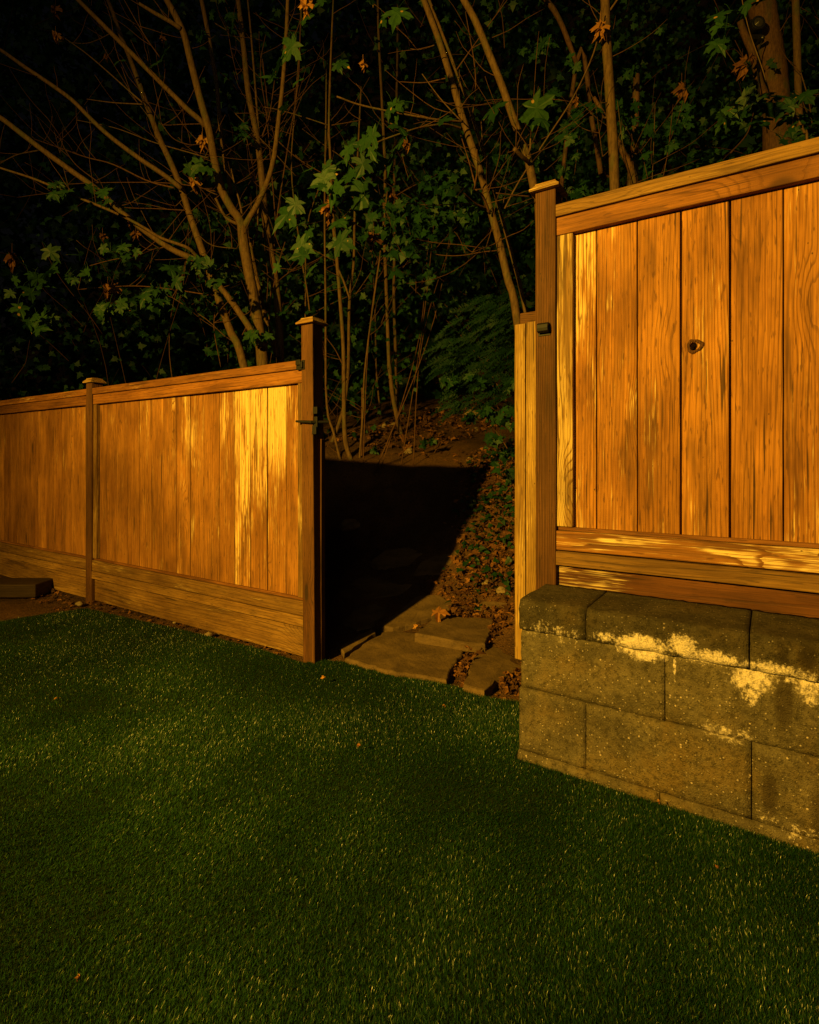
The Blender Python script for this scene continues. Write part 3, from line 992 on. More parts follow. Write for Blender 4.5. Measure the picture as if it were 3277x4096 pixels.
for i, (pts, z, th, lab) in enumerate(FLAGS):
    mx, my = sum(q[0] for q in pts) / len(pts), sum(q[1] for q in pts) / len(pts)
    hc = hit(*C5((mx, my)))
    hs, hd = sd(hc)
    e_ = .22
    gs = (ground_z(hs + e_, hd) - ground_z(hs - e_, hd)) / (2 * e_)
    gd = (ground_z(hs, hd + e_) - ground_z(hs, hd - e_)) / (2 * e_)
    if i in (0, 1, 4): gs = gd = 0
    gx, gy = .8 * (gs * UX + gd * NX), .8 * (gs * UY + gd * NY)
    pz = max(.03, hc.z + LIFT[i])
    nrm_ = Vector((-gx, -gy, 1))
    w = []
    for p in pts:
        rr_ = ray(*C5(p))
        k_ = (Vector((hc.x, hc.y, pz)) - Vector((0, 0, CAMZ))).dot(nrm_) / rr_.dot(nrm_)
        w.append(Vector((rr_.x * k_, k_, CAMZ + rr_.z * k_)))
    wc_ = sum(w, Vector()) / len(w)
    w = [wc_ + (q - wc_) * .965 for q in w]
    FLAG_POLYS.append(w)
    # finer, slightly broken outline
    out = []
    for a, b in zip(w, w[1:] + w[:1]):
        n = max(2, int((b - a).length / .035))
        for k in range(n):
            q = a.lerp(b, k / n)
            out.append(q + Vector((random.uniform(-1, 1) * .008, random.uniform(-1, 1) * .008, 0)))
    c = sum(out, Vector()) / len(out)
    tilt = Vector((random.uniform(-.02, .02), random.uniform(0, .04)))
    n = len(out)
    vs, fs = [], []
    R_ = [(1, -th, 1.0), (1, -.012, 1.0), (.99, -.003, 1.), (.97, 0, 1), (.75, 0, 1), (.5, 0, 1), (.25, 0, 1)]
    for k, (sc, dz, _) in enumerate(R_):
        for q in out:
            p = c + (q - c) * sc
            jag = .006 * mnoise.noise(Vector((p.x * 30, p.y * 30, k * 5))) if k in (0, 1) else 0
            nz = .004 * mnoise.noise(p * 9) + .0015 * mnoise.noise(p * 40) if k > 1 else 0
            vs.append((p.x - c.x + jag, p.y - c.y + jag, p.z - c.z + dz + nz + (p.x - c.x) * tilt.x + (p.y - c.y) * tilt.y))
    for k in range(len(R_) - 1):
        for j in range(n):
            fs.append((k * n + j, k * n + (j + 1) % n, (k + 1) * n + (j + 1) % n, (k + 1) * n + j))
    fs.append(tuple(range((len(R_) - 1) * n, len(R_) * n)))
    me = bpy.data.meshes.new("flagstone")
    me.from_pydata(vs, [], fs)
    bm = bmesh.new(); bm.from_mesh(me); bmesh.ops.recalc_face_normals(bm, faces=bm.faces); bm.to_mesh(me); bm.free()
    me.polygons.foreach_set("use_smooth", [False] * len(me.polygons))
    o = link('flagstone', me, M['flag'], None, c)
    tag(o, lab, "flagstone", "flagstones of the gateway path")

rocks = [(1885, 1668, 46, "grey boulder at the head of the dirt path under the leaves"), (1905, 1722, 20, "low stone set in the dirt path"), (1640, 1810, 26, "pale stone at the left edge of the dirt path"),
         (1555, 1705, 36, "square boulder beside the twin sapling stems"), (1400, 2110, 50, "large rock in the shadow behind the gate post"), (1770, 1640, 30, "pale boulder in the brush above the path"),
         (1950, 2335, 22, "round pale stone among dead leaves by the jamb"), (2010, 2365, 26, "angular stone in front of the jamb"), (1880, 1840, 20, "flat stone near the shadow line on the path")]
for i, (x, y, w, lab) in enumerate(rocks):
    p = hit(x, y)
    wd = w / F_PX * p.y
    o = link('rock', rock_mesh(i + 20, wd, wd * .8, wd * .6), M['rock'], None, (p.x, p.y, p.z + wd * .1))
    o.rotation_euler = (0, 0, random.uniform(0, 6))
    tag(o, lab, "rock", "rocks along the path")

# ------------------------------------------------------------------ leaves
HALF = [(.09, -.07), (.35, -.12), (.29, .01), (.21, .09), (.43, .13), (.64, .29), (.52, .35), (.49, .46), (.34, .385), (.17, .40), (.25, .57), (.20, .69), (.10, .74)]
MAPLE = [(0, 0)] + HALF + [(0, 1.0)] + [(-x, y) for x, y in HALF[::-1]]
STAR = [(0, 0), (.30, -.08), (.24, .12), (.58, .30), (.30, .38), (.22, .62), (0, 1.0), (-.22, .62), (-.30, .38), (-.58, .30), (-.24, .12), (-.30, -.08)]
IVYL = [(0, 0), (.28, -.1), (.42, .14), (.24, .34), (.26, .5), (0, .95), (-.26, .5), (-.24, .34), (-.42, .14), (-.28, -.1)]


def frame(tip, nrm):
    y = tip.normalized()
    z = (nrm - y * nrm.dot(y))
    z = z.normalized() if z.length > 1e-4 else y.orthogonal().normalized()
    return y.cross(z), y, z


def put_leaf(mb, p, tip, nrm, size, tone, full=True, droop=.35, outline=None, curl=0., narrow=1.):
    x, y, z = frame(tip, nrm)
    pts = outline or (MAPLE if full else STAR)
    vs = []
    for a, b in pts:
        r2 = a * a + (b - .25) ** 2
        h = -droop * r2 * .6 + .10 * abs(a) * (1 - droop) + curl * math.sin(5 * a + 3 * b) * .12
        vs.append(p + (x * a * narrow + y * b + z * h) * size)
    if full or curl:
        c = p + y * .25 * size - z * .01 * size
        n = len(vs)
        mb.add([c] + vs, [(0, i + 1, (i + 1) % n + 1) for i in range(n)], tone)
    else:
        mb.add(vs, [tuple(range(len(vs)))], tone)


def catmull(pts, n):
    P = [Vector(p) for p in pts]
    if len(P) == 2: return [P[0].lerp(P[1], i / (n - 1)) for i in range(n)]
    P = [P[0] * 2 - P[1]] + P + [P[-1] * 2 - P[-2]]
    m = len(P) - 3
    out = []
    for i in range(n):
        t = i / (n - 1) * m
        k = min(int(t), m - 1)
        u = t - k
        a, b, c, d = P[k:k + 4]
        out.append(.5 * ((2 * b) + (c - a) * u + (2 * a - 5 * b + 4 * c - d) * u * u + (3 * b - a - 3 * c + d) * u ** 3))
    return out


def tube(mb, pts, rads, sides=8, knob=0., n=None):
    n = n or max(6, len(pts) * 4)
    P = catmull(pts, n)
    rr = np.interp(np.linspace(0, 1, n), np.linspace(0, 1, len(rads)), rads)
    vs, fs, gv = [], [], []
    up = None
    L = 0
    for i, p in enumerate(P):
        t = (P[min(i + 1, n - 1)] - P[max(i - 1, 0)]).normalized()
        if up is None: up = t.orthogonal().normalized()
        up = (up - t * up.dot(t)).normalized()
        bn = t.cross(up)
        if i: L += (p - P[i - 1]).length
        for k in range(sides):
            a = 6.28318 * k / sides
            r = rr[i] * (1 + knob * (mnoise.noise(p * 9 + Vector((k, 0, 0)) * .25) + .7 * mnoise.noise(p * 26)))
            vs.append(p + (up * math.cos(a) + bn * math.sin(a)) * r)
            gv.append((a * .02, L, 0))
    for i in range(n - 1):
        for k in range(sides):
            j = (k + 1) % sides
            fs.append((i * sides + k, i * sides + j, (i + 1) * sides + j, (i + 1) * sides + k))
    fs.append(tuple(range(sides))[::-1])
    fs.append(tuple(range((n - 1) * sides, n * sides)))
    mb.add(vs, fs, .5, 0., gv)
    return P


def C1(x, y): return (x * .6957, y * .6957)
def C2(x, y): return (1000 + x * .6957, y * .6957)
def C3(x, y): return (2077 + x * .6957, y * .6957)


class Tree:
    def __init__(s, name, label, cat, C, Y, group=None, mat='bark'):
        s.C, s.Y, s.mat = C, Y, mat
        s.meta = (name, label, cat, group)
        s.root = None
        s.lines = []

    def P(s, x, y, dy=0.):
        fx, fy = s.C(x, y)
        return at(fx, fy, s.Y + dy)

    def start(s, x, y, Y=None):
        if Y: s.Y = Y
        p = s.P(x, y)
        a, b = sd(p)
        s.root = thing(s.meta[0], s.meta[1], s.meta[2], p if p.z < 1.9 else Vector((p.x, p.y, ground_z(a, b))), s.meta[3])
        s.base = s.root.location.copy()
        return s

    def limb(s, pts, w0, w1, name='branch', sides=None, dy0=0., dy1=0., knob=.06, down=False, mat=None):
        """pts in crop pixels, widths in crop pixels; dy = how far the limb reaches away from the trunk's depth"""
        n = len(pts)
        W_ = [s.P(x, y, dy0 + (dy1 - dy0) * i / max(1, n - 1)) for i, (x, y) in enumerate(pts)]
        k = .6957 / F_PX * s.Y / 2
        ra = [k * (w0 + (w1 - w0) * i / max(1, n - 1)) for i in range(n)]
        if down:     # carry the stem down to the soil
            a, b = sd(W_[0])
            dr = W_[0] - W_[1]
            gz = ground_z(a, b) - .05
            kk = min(3., max(0, (W_[0].z - gz) / max(.05, -dr.z)))
            W_.insert(0, Vector((W_[0].x + dr.x * kk * .8, W_[0].y, gz)))
            ra.insert(0, ra[0] * 1.12)
        mb = MB()
        P = tube(mb, W_, ra, sides or (12 if w0 > 20 else 8 if w0 > 10 else 5), knob)
        o = mb.build(name, M[mat or s.mat], s.root, s.base, smooth=True)
        s.lines.append((P, ra))
        return P

    def twig(s, pts, w=6, dy=0.):
        j = random.uniform(-.25, .25)
        return s.limb(pts, w, w * .55, 'twig', 5, dy, dy + j, .12, mat='bark_red' if random.random() < .5 else s.mat)

    def shoots(s, n, lo=.2, hi=.9, minz=1.2):
        for _ in range(n):
            mb = MB()
            P, ra = random.choice(s.lines)
            p = random.choice(P)
            if p.z < minz: continue
            L = random.uniform(lo, hi)
            d = Vector((random.uniform(-1, 1), random.uniform(-.6, .6), random.uniform(-.1, .9))).normalized()
            q = [p]
            for k in range(4):
                d = (d + Vector((random.uniform(-.3, .3), random.uniform(-.2, .2), random.uniform(-.1, .3)))).normalized()
                q.append(q[-1] + d * L / 4)
            r = random.uniform(.0022, .0042)
            tube(mb, q, [r, r * .4], 4, 0., 9)
            mb.build('twig', M['bark_red'], s.root, s.base, smooth=True)

    def leaves(s, lst, mat='leaf', name='foliage', dy=0., full=True, spread=.35, face=None):
        """lst = (x, y, size) in crop pixels"""
        mb = MB()
        k = .6957 / F_PX * s.Y
        for (x, y, sz) in lst:
            ddy = dy + random.uniform(-spread, spread) * .5
            size = sz * k * (1 + ddy / s.Y)
            c = s.P(x, y, ddy)
            tip = Vector((random.uniform(-1, 1), random.uniform(-.7, .5), random.uniform(-1.3, .1)))
            nrm = (LAMP - c).normalized() * .7 + Vector((random.uniform(-.9, .9), random.uniform(-.6, .3), random.uniform(.0, 1.1)))
            p0 = c - tip.normalized() * size * .4
            put_leaf(mb, p0, tip, nrm, size, random.random(), full, random.uniform(.1, .7))
            e = p0 + Vector((random.uniform(-.3, .3), random.uniform(.0, .3), random.uniform(.2, .5))).normalized() * size * .6
            tube(mb, [p0, p0.lerp(e, .5) + Vector((0, 0, .01)), e], [.0012, .0015], 4, 0, 5)
        o = mb.build(name, M[mat], s.root, s.base)
        return o

    def dead(s, x, y, sz, dy=-.1, mat='dead'):
        c = s.P(x, y - sz * .5, dy)
        size = sz * .6957 / F_PX * s.Y
        mb = MB()
        for q in range(3):
            put_leaf(mb, c + Vector((random.uniform(-.01, .01), 0, -.01)), Vector((random.uniform(-.25, .25), random.uniform(-.2, .2), -1)),
                     Vector((random.uniform(-1, 1), -1, .1)), size * random.uniform(.75, 1), random.random(), True, random.uniform(.6, 1.4), None, 2.2, random.uniform(.35, .65))
        tube(mb, [c + Vector((.0, 0, size * .5)), c], [.0012, .0012], 4, 0, 4)
        o = mb.build('dead_leaf', M[mat], s.root, s.base, label="rust brown curled dead leaf")


def scatter(poly_pts, n, s0, s1):
    """n leaf spots along a broken line of crop points, jittered"""
    out = []
    for _ in range(n):
        i = random.randrange(len(poly_pts))
        x, y, r = poly_pts[i]
        a = random.uniform(0, 6.283); q = math.sqrt(random.random()) * r
        out.append((x + math.cos(a) * q * 1.2, y + math.sin(a) * q * .8, random.uniform(s0, s1)))
    return out


random.seed(31)
GT = "maple stems behind the long fence"
# forked maple
t = Tree('maple_tree', "forked maple with the thickest grey stem behind the long fence", "tree", C1, 5.7, GT).start(1510, 2100)
t.limb([(1512, 2110), (1492, 1900), (1442, 1620), (1404, 1410), (1392, 1290)], 66, 56, 'trunk', 14, knob=.08, down=True)
t.limb([(1394, 1310), (1375, 1255), (1330, 1195), (1272, 1080), (1236, 930), (1203, 750), (1150, 560), (1102, 370), (1060, 200), (1010, 90), (960, 0), (930, -60)], 50, 30, dy0=0, dy1=-.3)
t.limb([(1402, 1305), (1430, 1260), (1482, 1170), (1540, 1040), (1577, 900), (1602, 700), (1627, 480), (1647, 200), (1656, 0), (1660, -60)], 34, 17, dy1=-.4)
t.limb([(1178, 725), (1150, 690), (1080, 630), (1000, 550), (880, 430), (760, 310), (640, 190), (560, 110), (450, 0), (400, -60)], 30, 20, dy0=-.1, dy1=-.5)
t.limb([(1040, 165), (985, 128), (890, 75), (800, 20)], 24, 15, dy0=-.25, dy1=-.4)
t.limb([(1370, 1290), (1300, 1250), (1240, 1140)], 20, 13, dy1=-.1)
t.limb([(1395, 1290), (1385, 1190), (1350, 1060), (1330, 970)], 14, 6)
t.limb([(1330, 1120), (1310, 1000), (1300, 960), (1270, 740), (1245, 480), (1215, 300), (1190, 150), (1160, 0), (1150, -50)], 24, 26, dy0=.1, dy1=.3)
for pts, w in (([(1260, 1105), (1080, 1065), (900, 1050), (600, 1050), (370, 1060)], 7), ([(1200, 910), (1100, 880), (890, 820), (760, 770), (640, 730), (440, 690)], 8),
               ([(1150, 830), (1080, 830), (990, 790), (910, 680)], 6), ([(1360, 1430), (1220, 1410), (1140, 1350)], 6), ([(640, 190), (560, 230), (480, 250), (330, 235)], 6),
               ([(1165, 712), (1050, 715), (940, 718), (880, 690)], 6), ([(830, 330), (950, 470), (1050, 640)], 5), ([(1250, 1120), (1130, 1085), (1010, 1185)], 6),
               ([(1470, 1740), (1360, 1960), (1180, 1830), (990, 1710)], 6)):
    t.twig(pts, w)
t.leaves([(940, 310, 110), (885, 370, 90), (680, 350, 80), (1135, 960, 110), (1095, 985, 90), (1180, 970, 100), (1160, 930, 80), (565, 20, 90)], dy=-.35)
t.leaves(scatter([(1480, 1930, 60), (1180, 1560, 60), (1450, 1950, 50)], 16, 45, 80), dy=-.4)
t.dead(1165, 830, 110, mat='dead_bright'); t.dead(1110, 1060, 90, mat='dead_bright'); t.dead(930, 225, 45); t.dead(610, 330, 45)
t.shoots(60)

t = Tree('maple_tree', "slender maple leaning far left with long bare boughs behind the fence", "tree", C1, 5.5, GT).start(1405, 2110)
t.limb([(1405, 2110), (1325, 1900), (1243, 1680), (1200, 1545), (1150, 1400), (1090, 1230), (1050, 1100), (990, 950), (920, 800), (870, 670), (830, 560), (780, 420), (730, 290), (690, 190), (650, 70), (620, 0), (600, -50)], 46, 20, 'trunk', 12, dy1=.4, down=True)
t.limb([(1215, 1560), (1150, 1505), (1000, 1440), (850, 1340), (700, 1220), (560, 1090), (380, 960), (230, 850), (100, 750), (0, 675), (-150, 590)], 34, 24, dy1=-.6)
t.limb([(1150, 1500), (1120, 1460), (1070, 1420), (930, 1370), (830, 1310), (700, 1240), (560, 1180), (400, 1115), (200, 1030), (0, 965), (-120, 920)], 20, 9, dy0=-.05, dy1=-.7)
t.limb([(1045, 1085), (950, 1010), (800, 910), (640, 790), (540, 700), (420, 580), (300, 490), (150, 390), (0, 285), (-150, 200)], 28, 17, dy0=.05, dy1=-.4)
t.limb([(1500, 2000), (1470, 1940), (1400, 1830), (1330, 1730), (1250, 1630), (1205, 1560)], 38, 34, dy0=.1, dy1=0)
for pts, w in (([(1000, 1080), (850, 1040), (650, 945), (500, 905), (370, 860), (200, 800)], 10), ([(820, 600), (650, 590), (500, 570)], 8), ([(820, 590), (740, 520), (640, 430), (500, 310), (360, 210)], 10),
               ([(1225, 1700), (1000, 1665), (800, 1645), (620, 1650), (450, 1665)], 8), ([(1000, 1415), (900, 1430), (780, 1470), (640, 1495), (510, 1530)], 8), ([(225, 865), (100, 890), (0, 940)], 9),
               ([(1070, 1210), (900, 1200), (740, 1195), (640, 1180)], 6), ([(570, 1050), (440, 950), (370, 850), (345, 780)], 6), ([(400, 1100), (350, 900), (310, 740)], 5), ([(1240, 1760), (1232, 1900), (1270, 2110)], 6),
               ([(920, 330), (830, 200), (715, 0)], 7), ([(960, 900), (900, 800), (860, 680), (740, 530)], 5), ([(380, 1110), (250, 1115), (100, 1135)], 6)):
    t.twig(pts, w)
t.leaves(scatter([(120, 1620, 120), (390, 1520, 110), (330, 1110, 70), (570, 1090, 60), (560, 1170, 50), (630, 1450, 40), (740, 1440, 50), (260, 1850, 80), (80, 1740, 90), (670, 1870, 50), (740, 1770, 60), (960, 1760, 60), (980, 1670, 80), (1040, 1560, 60),
                   (1130, 1530, 60), (1220, 1630, 30), (230, 1600, 60), (440, 1590, 60), (880, 1710, 70), (610, 1800, 40), (230, 1840, 80)], 100, 45, 105), dy=-.5)
t.dead(620, 1700, 130); t.dead(70, 1510, 110); t.dead(590, 1370, 60); t.dead(745, 1290, 60); t.dead(320, 70, 80); t.dead(320, 210, 60, mat='dead_bright'); t.dead(780, 1355, 60)
t.shoots(80)

t = Tree('maple_tree', "straight maple stem just behind the forked one", "tree", C1, 6.1, GT).start(1612, 2060)
t.limb([(1612, 2060), (1602, 1800), (1577, 1560), (1532, 1300), (1500, 950), (1470, 740), (1430, 540), (1405, 300), (1382, 100), (1370, 0), (1362, -60)], 46, 25, 'trunk', 12, dy1=.2, down=True)
t.limb([(1592, 2050), (1570, 1950), (1530, 1840), (1482, 1620), (1445, 1440), (1440, 1400)], 34, 18, dy0=-.1, dy1=0)
t.limb([(1490, 790), (1465, 450), (1440, 150), (1425, 0), (1420, -50)], 13, 9, dy0=.1, dy1=.3)
t.limb([(1450, 1430), (1480, 1320), (1490, 1180), (1560, 970)], 10, 6, dy0=-.1, dy1=-.2)
for pts, w in (([(1310, 610), (1420, 720), (1560, 860), (1700, 1010)], 6), ([(1510, 780), (1550, 660), (1580, 460)], 9), ([(1320, 950), (1400, 1000), (1500, 1080)], 5), ([(1510, 340), (1540, 600), (1580, 800)], 5), ([(1400, 690), (1430, 850), (1480, 1080)], 6),
               ([(1230, 130), (1340, 200), (1420, 280)], 7), ([(1700, 1540), (1620, 1600), (1580, 1640)], 6), ([(1540, 1800), (1600, 1530), (1640, 1390)], 7), ([(1310, 150), (1330, 290), (1370, 460)], 5)):
    t.twig(pts, w)
t.leaves(scatter([(1270, 50, 90), (1340, 140, 50), (1160, 210, 30), (1490, 1400, 40), (1390, 790, 30), (1380, 740, 30), (1190, 1260, 50), (1400, 2010, 40), (1330, 1650, 120), (1250, 1790, 90), (1650, 1800, 80)], 55, 35, 70), 'leaf_small', dy=-.1)
t.shoots(70)

# saplings seen through and above the gateway
GS = "thin saplings behind the gateway"


def sapling(label, C, pts, w0, w1, extra=(), twigs=(), Y=None, down=True, leaves=None, fixY=None, mat='bark'):
    fx, fy = C(*pts[0])
    Y_ = fixY or hit(fx, fy).y
    t = Tree('sapling', label, "sapling", C, Y_, GS, mat).start(*pts[0])
    t.limb(pts, w0, w1, 'trunk', 10 if w0 > 14 else 7, dy1=random.uniform(-.2, .2), down=down, knob=.1)
    for p, a, b in extra: t.limb(p, a, b, 'branch', dy1=random.uniform(-.2, .2))
    for p, w in twigs: t.twig(p, w)
    if leaves: t.leaves(leaves, 'leaf_small', full=False)
    t.shoots(14, .15, .6)
    return t


def C5t(x, y): return (1100 + x * .7885, 1200 + y * .7885)
def c5(x, y): return ((100 + x * .7885) / .6957, (1200 + y * .7885) / .6957)   # crop-5 pixel in crop-2 units


sapling("thickest sapling just right of the gate post with bent foot", C2, [c5(385, 810), c5(355, 690), c5(350, 400), (535, 1950), (505, 1550), (482, 1300), (470, 1100), (462, 900), (455, 700), (465, 350), (480, 0)], 28, 9,
        [([(500, 1530), (540, 1620), (575, 1720)], 12, 10)], [([(470, 720), (560, 705), (640, 690)], 5), ([(450, 720), (330, 680), (180, 635), (80, 615)], 7), ([(535, 2100), (490, 2010), (430, 1930)], 7)])
sapling("upright sapling whose stem forks high beside the thickest one", C2, [c5(290, 720), c5(345, 560), (565, 2130), (572, 1750), (598, 1500), (602, 1250), (620, 900), (640, 500)], 22, 9, [], [([(575, 1740), (700, 1560), (740, 1480)], 6)])
sapling("tallest of the twin saplings rooted beside the dirt path", C2, [c5(640, 680), c5(600, 500), c5(580, 330), (800, 2100), (786, 1700), (772, 1300), (778, 1000), (760, 600), (740, 200), (735, -40)], 27, 12, [], [([(760, 1180), (900, 1090), (1080, 1000)], 6), ([(775, 1150), (560, 930), (420, 830), (300, 740)], 6)])
sapling("straight twin sapling right of its taller neighbour", C2, [c5(622, 590), c5(620, 400), (843, 2150), (828, 1700), (832, 1400), (830, 1000), (845, 500), (850, 100), (850, -40)], 22, 10, [], [([(840, 1000), (700, 930), (600, 800)], 5)])
sapling("sapling leaning right between gate post and twin stems", C2, [c5(430, 800), c5(448, 560), (660, 2140), (702, 1800), (736, 1560), (750, 1450), (790, 1100)], 13, 6)
sapling("short snapped sapling with a broken top", C2, [c5(440, 790), c5(443, 600), c5(444, 445)], 14, 12, mat='bark_red')
sapling("crooked thin sapling touching the gate post latch", C2, [c5(332, 815), c5(300, 680), c5(262, 510), (435, 1700), (430, 1200), (437, 700), (440, 350)], 16, 7)
sapling("hair thin sapling close to the upright fork", C2, [c5(540, 600), (728, 2150), (720, 1800), (705, 1500), (690, 1200)], 11, 5)
sapling("thin whip rising behind the gate post cap", C2, [(340, 1760), (300, 1500), (240, 1000), (262, 600), (290, 200), (300, 0)], 9, 5, fixY=6.3)
sapling("pair of red whips left of the maple leaf cluster", C2, [(120, 1700), (150, 1300), (210, 900), (275, 500), (290, 150), (292, -20)], 8, 5, [([(150, 1300), (100, 700), (60, 400), (90, 200)], 6, 4)], fixY=6.2, mat='bark_red')
sapling("slanting whip crossing behind the leaf cluster", C2, [(320, 1750), (330, 1300), (420, 1000), (460, 600), (465, 350)], 9, 5, fixY=6.6, twigs=[([(0, 730), (120, 870), (230, 980)], 6), ([(100, 750), (260, 900), (420, 1000), (580, 1120), (720, 1330)], 7), ([(260, 890), (380, 1010), (530, 1230)], 5)])

# leaning trees right of the gateway
GL = "leaning stems behind the gateway jamb"
t = Tree('maple_tree', "leaning maple stem rising from behind the pale jamb", "tree", C2, 4.6, GL).start(1532, 1830)
t.limb([(1535, 1830), (1482, 1600), (1424, 1350), (1372, 1170), (1322, 980), (1250, 760), (1200, 600), (1150, 430), (1100, 270), (1050, 130), (1000, 0), (975, -60)], 46, 33, 'trunk', 14, dy1=.3, knob=.07, down=True)
t.limb([(1220, 740), (1160, 722), (1100, 715), (1000, 730), (920, 750), (740, 815), (640, 870)], 13, 7, dy1=-.5)
t.limb([(1225, 700), (1150, 695), (1090, 690), (880, 655), (640, 605), (500, 555)], 12, 8, dy1=-.4)
for pts, w in (([(1220, 695), (1190, 670), (1090, 560), (990, 425)], 8), ([(1365, 1205), (1250, 1170), (1050, 1180), (870, 1165)], 8), ([(1425, 1440), (1330, 1450), (1200, 1470), (1060, 1460), (920, 1400)], 7), ([(1415, 1400), (1280, 1450)], 7),
               ([(1225, 690), (1205, 560), (1205, 400)], 7), ([(1300, 1080), (1260, 930), (1210, 770)], 10), ([(1060, 260), (980, 285), (920, 280)], 6), ([(1125, 450), (1000, 475), (860, 470)], 7), ([(1372, 1200), (1300, 1170), (1230, 1110)], 9), ([(1290, 1090), (1310, 960), (1305, 860)], 10),
               ([(1060, 1440), (960, 1440), (880, 1540)], 6), ([(1380, 1230), (1340, 1130), (1300, 1090)], 16)):
    t.twig(pts, w)
big = [(190, 1250, 190), (250, 1190, 120), (480, 1115, 175), (640, 1140, 230), (610, 1170, 180), (820, 905, 220), (750, 930, 150), (690, 800, 140), (650, 830, 120), (610, 1000, 150), (640, 960, 120), (560, 890, 110), (520, 930, 90), (430, 1050, 140), (390, 1070, 110),
       (400, 1200, 110), (540, 1395, 165), (510, 1420, 120), (310, 1420, 150), (280, 1470, 130), (345, 1560, 110), (870, 740, 140), (830, 650, 130), (800, 650, 90), (895, 580, 110), (860, 620, 80), (290, 1020, 110), (330, 980, 90), (240, 1080, 80), (460, 970, 110), (260, 1300, 110), (520, 1280, 130), (560, 1220, 90),
       (600, 830, 100), (700, 880, 110), (330, 1350, 100)]
t.leaves(big, dy=-.75, spread=.5)
t.leaves([(225, 290, 150), (190, 310, 120), (150, 400, 150), (110, 440, 110), (270, 470, 85), (335, 100, 110), (395, 20, 90), (840, 90, 160), (770, 120, 90), (540, 370, 90), (510, 390, 70), (1125, 690, 110), (1400, 640, 150), (1390, 670, 110), (190, 620, 80), (700, 10, 60), (150, 1545, 70)], dy=-.6)
t.dead(900, 835, 70, -.6); t.dead(710, 1390, 110, -.6); t.dead(450, 1210, 110, -.6); t.dead(320, 40, 90, -.6, 'dead_bright'); t.dead(650, 375, 60, -.3, 'dead_bright'); t.dead(820, 1140, 60, -.2)
t.shoots(40)
t = Tree('maple_tree', "thin dark stem close behind the leaning maple", "tree", C2, 4.9, GL).start(1585, 1770)
t.limb([(1585, 1790), (1502, 1450), (1442, 1230), (1382, 1000), (1320, 800), (1250, 580), (1190, 420), (1120, 230), (1030, 0), (1000, -60)], 24, 17, 'trunk', 10, dy1=.3, down=True)
for pts, w in (([(1260, 710), (1290, 600), (1295, 400), (1240, 70)], 10), ([(1395, 1110), (1345, 900), (1330, 700)], 9), ([(1400, 1060), (1450, 960), (1490, 860)], 6), ([(1450, 1200), (1480, 1050), (1510, 900)], 7), ([(1190, 400), (1310, 230), (1480, 0)], 8)):
    t.twig(pts, w)
t.leaves(scatter([(1460, 930, 60), (1650, 930, 50), (1100, 1080, 40), (1200, 1120, 90)], 22, 40, 75), 'leaf_small')
t.shoots(24)
t = Tree('maple_tree', "leaning maple with a sawn stub behind the fence post cap", "tree", C2, 4.4, GL).start(1660, 1200)
t.limb([(1665, 1240), (1640, 1120), (1610, 960), (1582, 860), (1522, 700), (1452, 500), (1372, 300), (1292, 110), (1230, 0), (1200, -60)], 50, 36, 'trunk', 14, dy1=.3, down=True)
t.limb([(1600, 930), (1565, 900), (1520, 855)], 24, 21, 'stub', 10, dy1=-.15)
t.limb([(1600, 890), (1612, 850), (1613, 795)], 13, 9, 'branch', dy1=-.05)
t.limb([(1465, 1200), (1550, 1040), (1725, 770), (1860, 560), (1975, 310), (2010, 150), (2020, 60)], 10, 8, 'branch', dy0=.1, dy1=.0)
t.twig([(1610, 1130), (1520, 1122), (1415, 1110)], 10, -.1)
t.leaves([(1660, 650, 190), (1690, 700, 120), (1620, 690, 120), (1700, 620, 100)], dy=-.5)
t.shoots(16)

# trees behind the right fence
GR = "stems behind the tall fence"
t = Tree('maple_tree', "smooth upright maple stem behind the tall fence", "tree", C3, 4.5, GR).start(550, 1110)
t.limb([(552, 1130), (538, 800), (526, 600), (510, 350), (500, 200), (495, 0), (492, -60)], 55, 52, 'trunk', 16, knob=.05, down=True)
t.limb([(515, 70), (550, 20), (590, -40)], 12, 9, dy1=-.1)
t.twig([(505, 590), (470, 592)], 9, -.05)
t.dead(470, 180, 110, -.12, 'dead_bright'); t.dead(490, 1030, 90, .2); t.dead(330, 590, 60, .3); t.dead(935, 545, 130, .3)
t.leaves(scatter([(640, 760, 70), (620, 700, 50), (720, 760, 60), (860, 740, 60), (930, 700, 60), (900, 870, 40), (660, 630, 40), (960, 620, 40), (340, 940, 50), (230, 1000, 50), (110, 930, 40), (690, 990, 40), (340, 1080, 60), (380, 1120, 50), (740, 900, 60), (590, 600, 40)], 70, 40, 80), 'leaf_small', dy=.4)
t.leaves(scatter([(80, 280, 60), (190, 280, 40), (300, 370, 50), (630, 410, 40), (720, 300, 50), (400, 650, 60), (330, 740, 60), (280, 780, 60), (130, 260, 40), (860, 200, 60), (180, 560, 50)], 60, 40, 75), 'leaf_dark', dy=.8)
for pts, w in (([(655, 1060), (600, 850), (565, 580)], 6), ([(765, 1030), (775, 800), (782, 600)], 6), ([(830, 1010), (860, 840), (885, 600)], 5), ([(740, 1030), (710, 900), (690, 860)], 4), ([(640, 930), (660, 820)], 4), ([(480, 900), (455, 720), (440, 600)], 5)):
    t.twig(pts, w, .3)
t.shoots(20, .2, .7, 2.0)
t = Tree('dead_tree', "dark dead trunk slanting behind the upright maple stem", "tree", C3, 5.3, GR, 'bark_old').start(670, 1090)
t.limb([(675, 1120), (600, 880), (500, 680), (430, 560)], 42, 20, 'trunk', 10, knob=.14, down=True)
t = Tree('dead_tree', "mossy slanting trunk high above the fence post cap", "tree", C3, 6.5, GR, 'bark_old').start(330, 360)
t.limb([(330, 360), (230, 110), (160, 0), (130, -60)], 26, 30, 'trunk', 10, knob=.2)
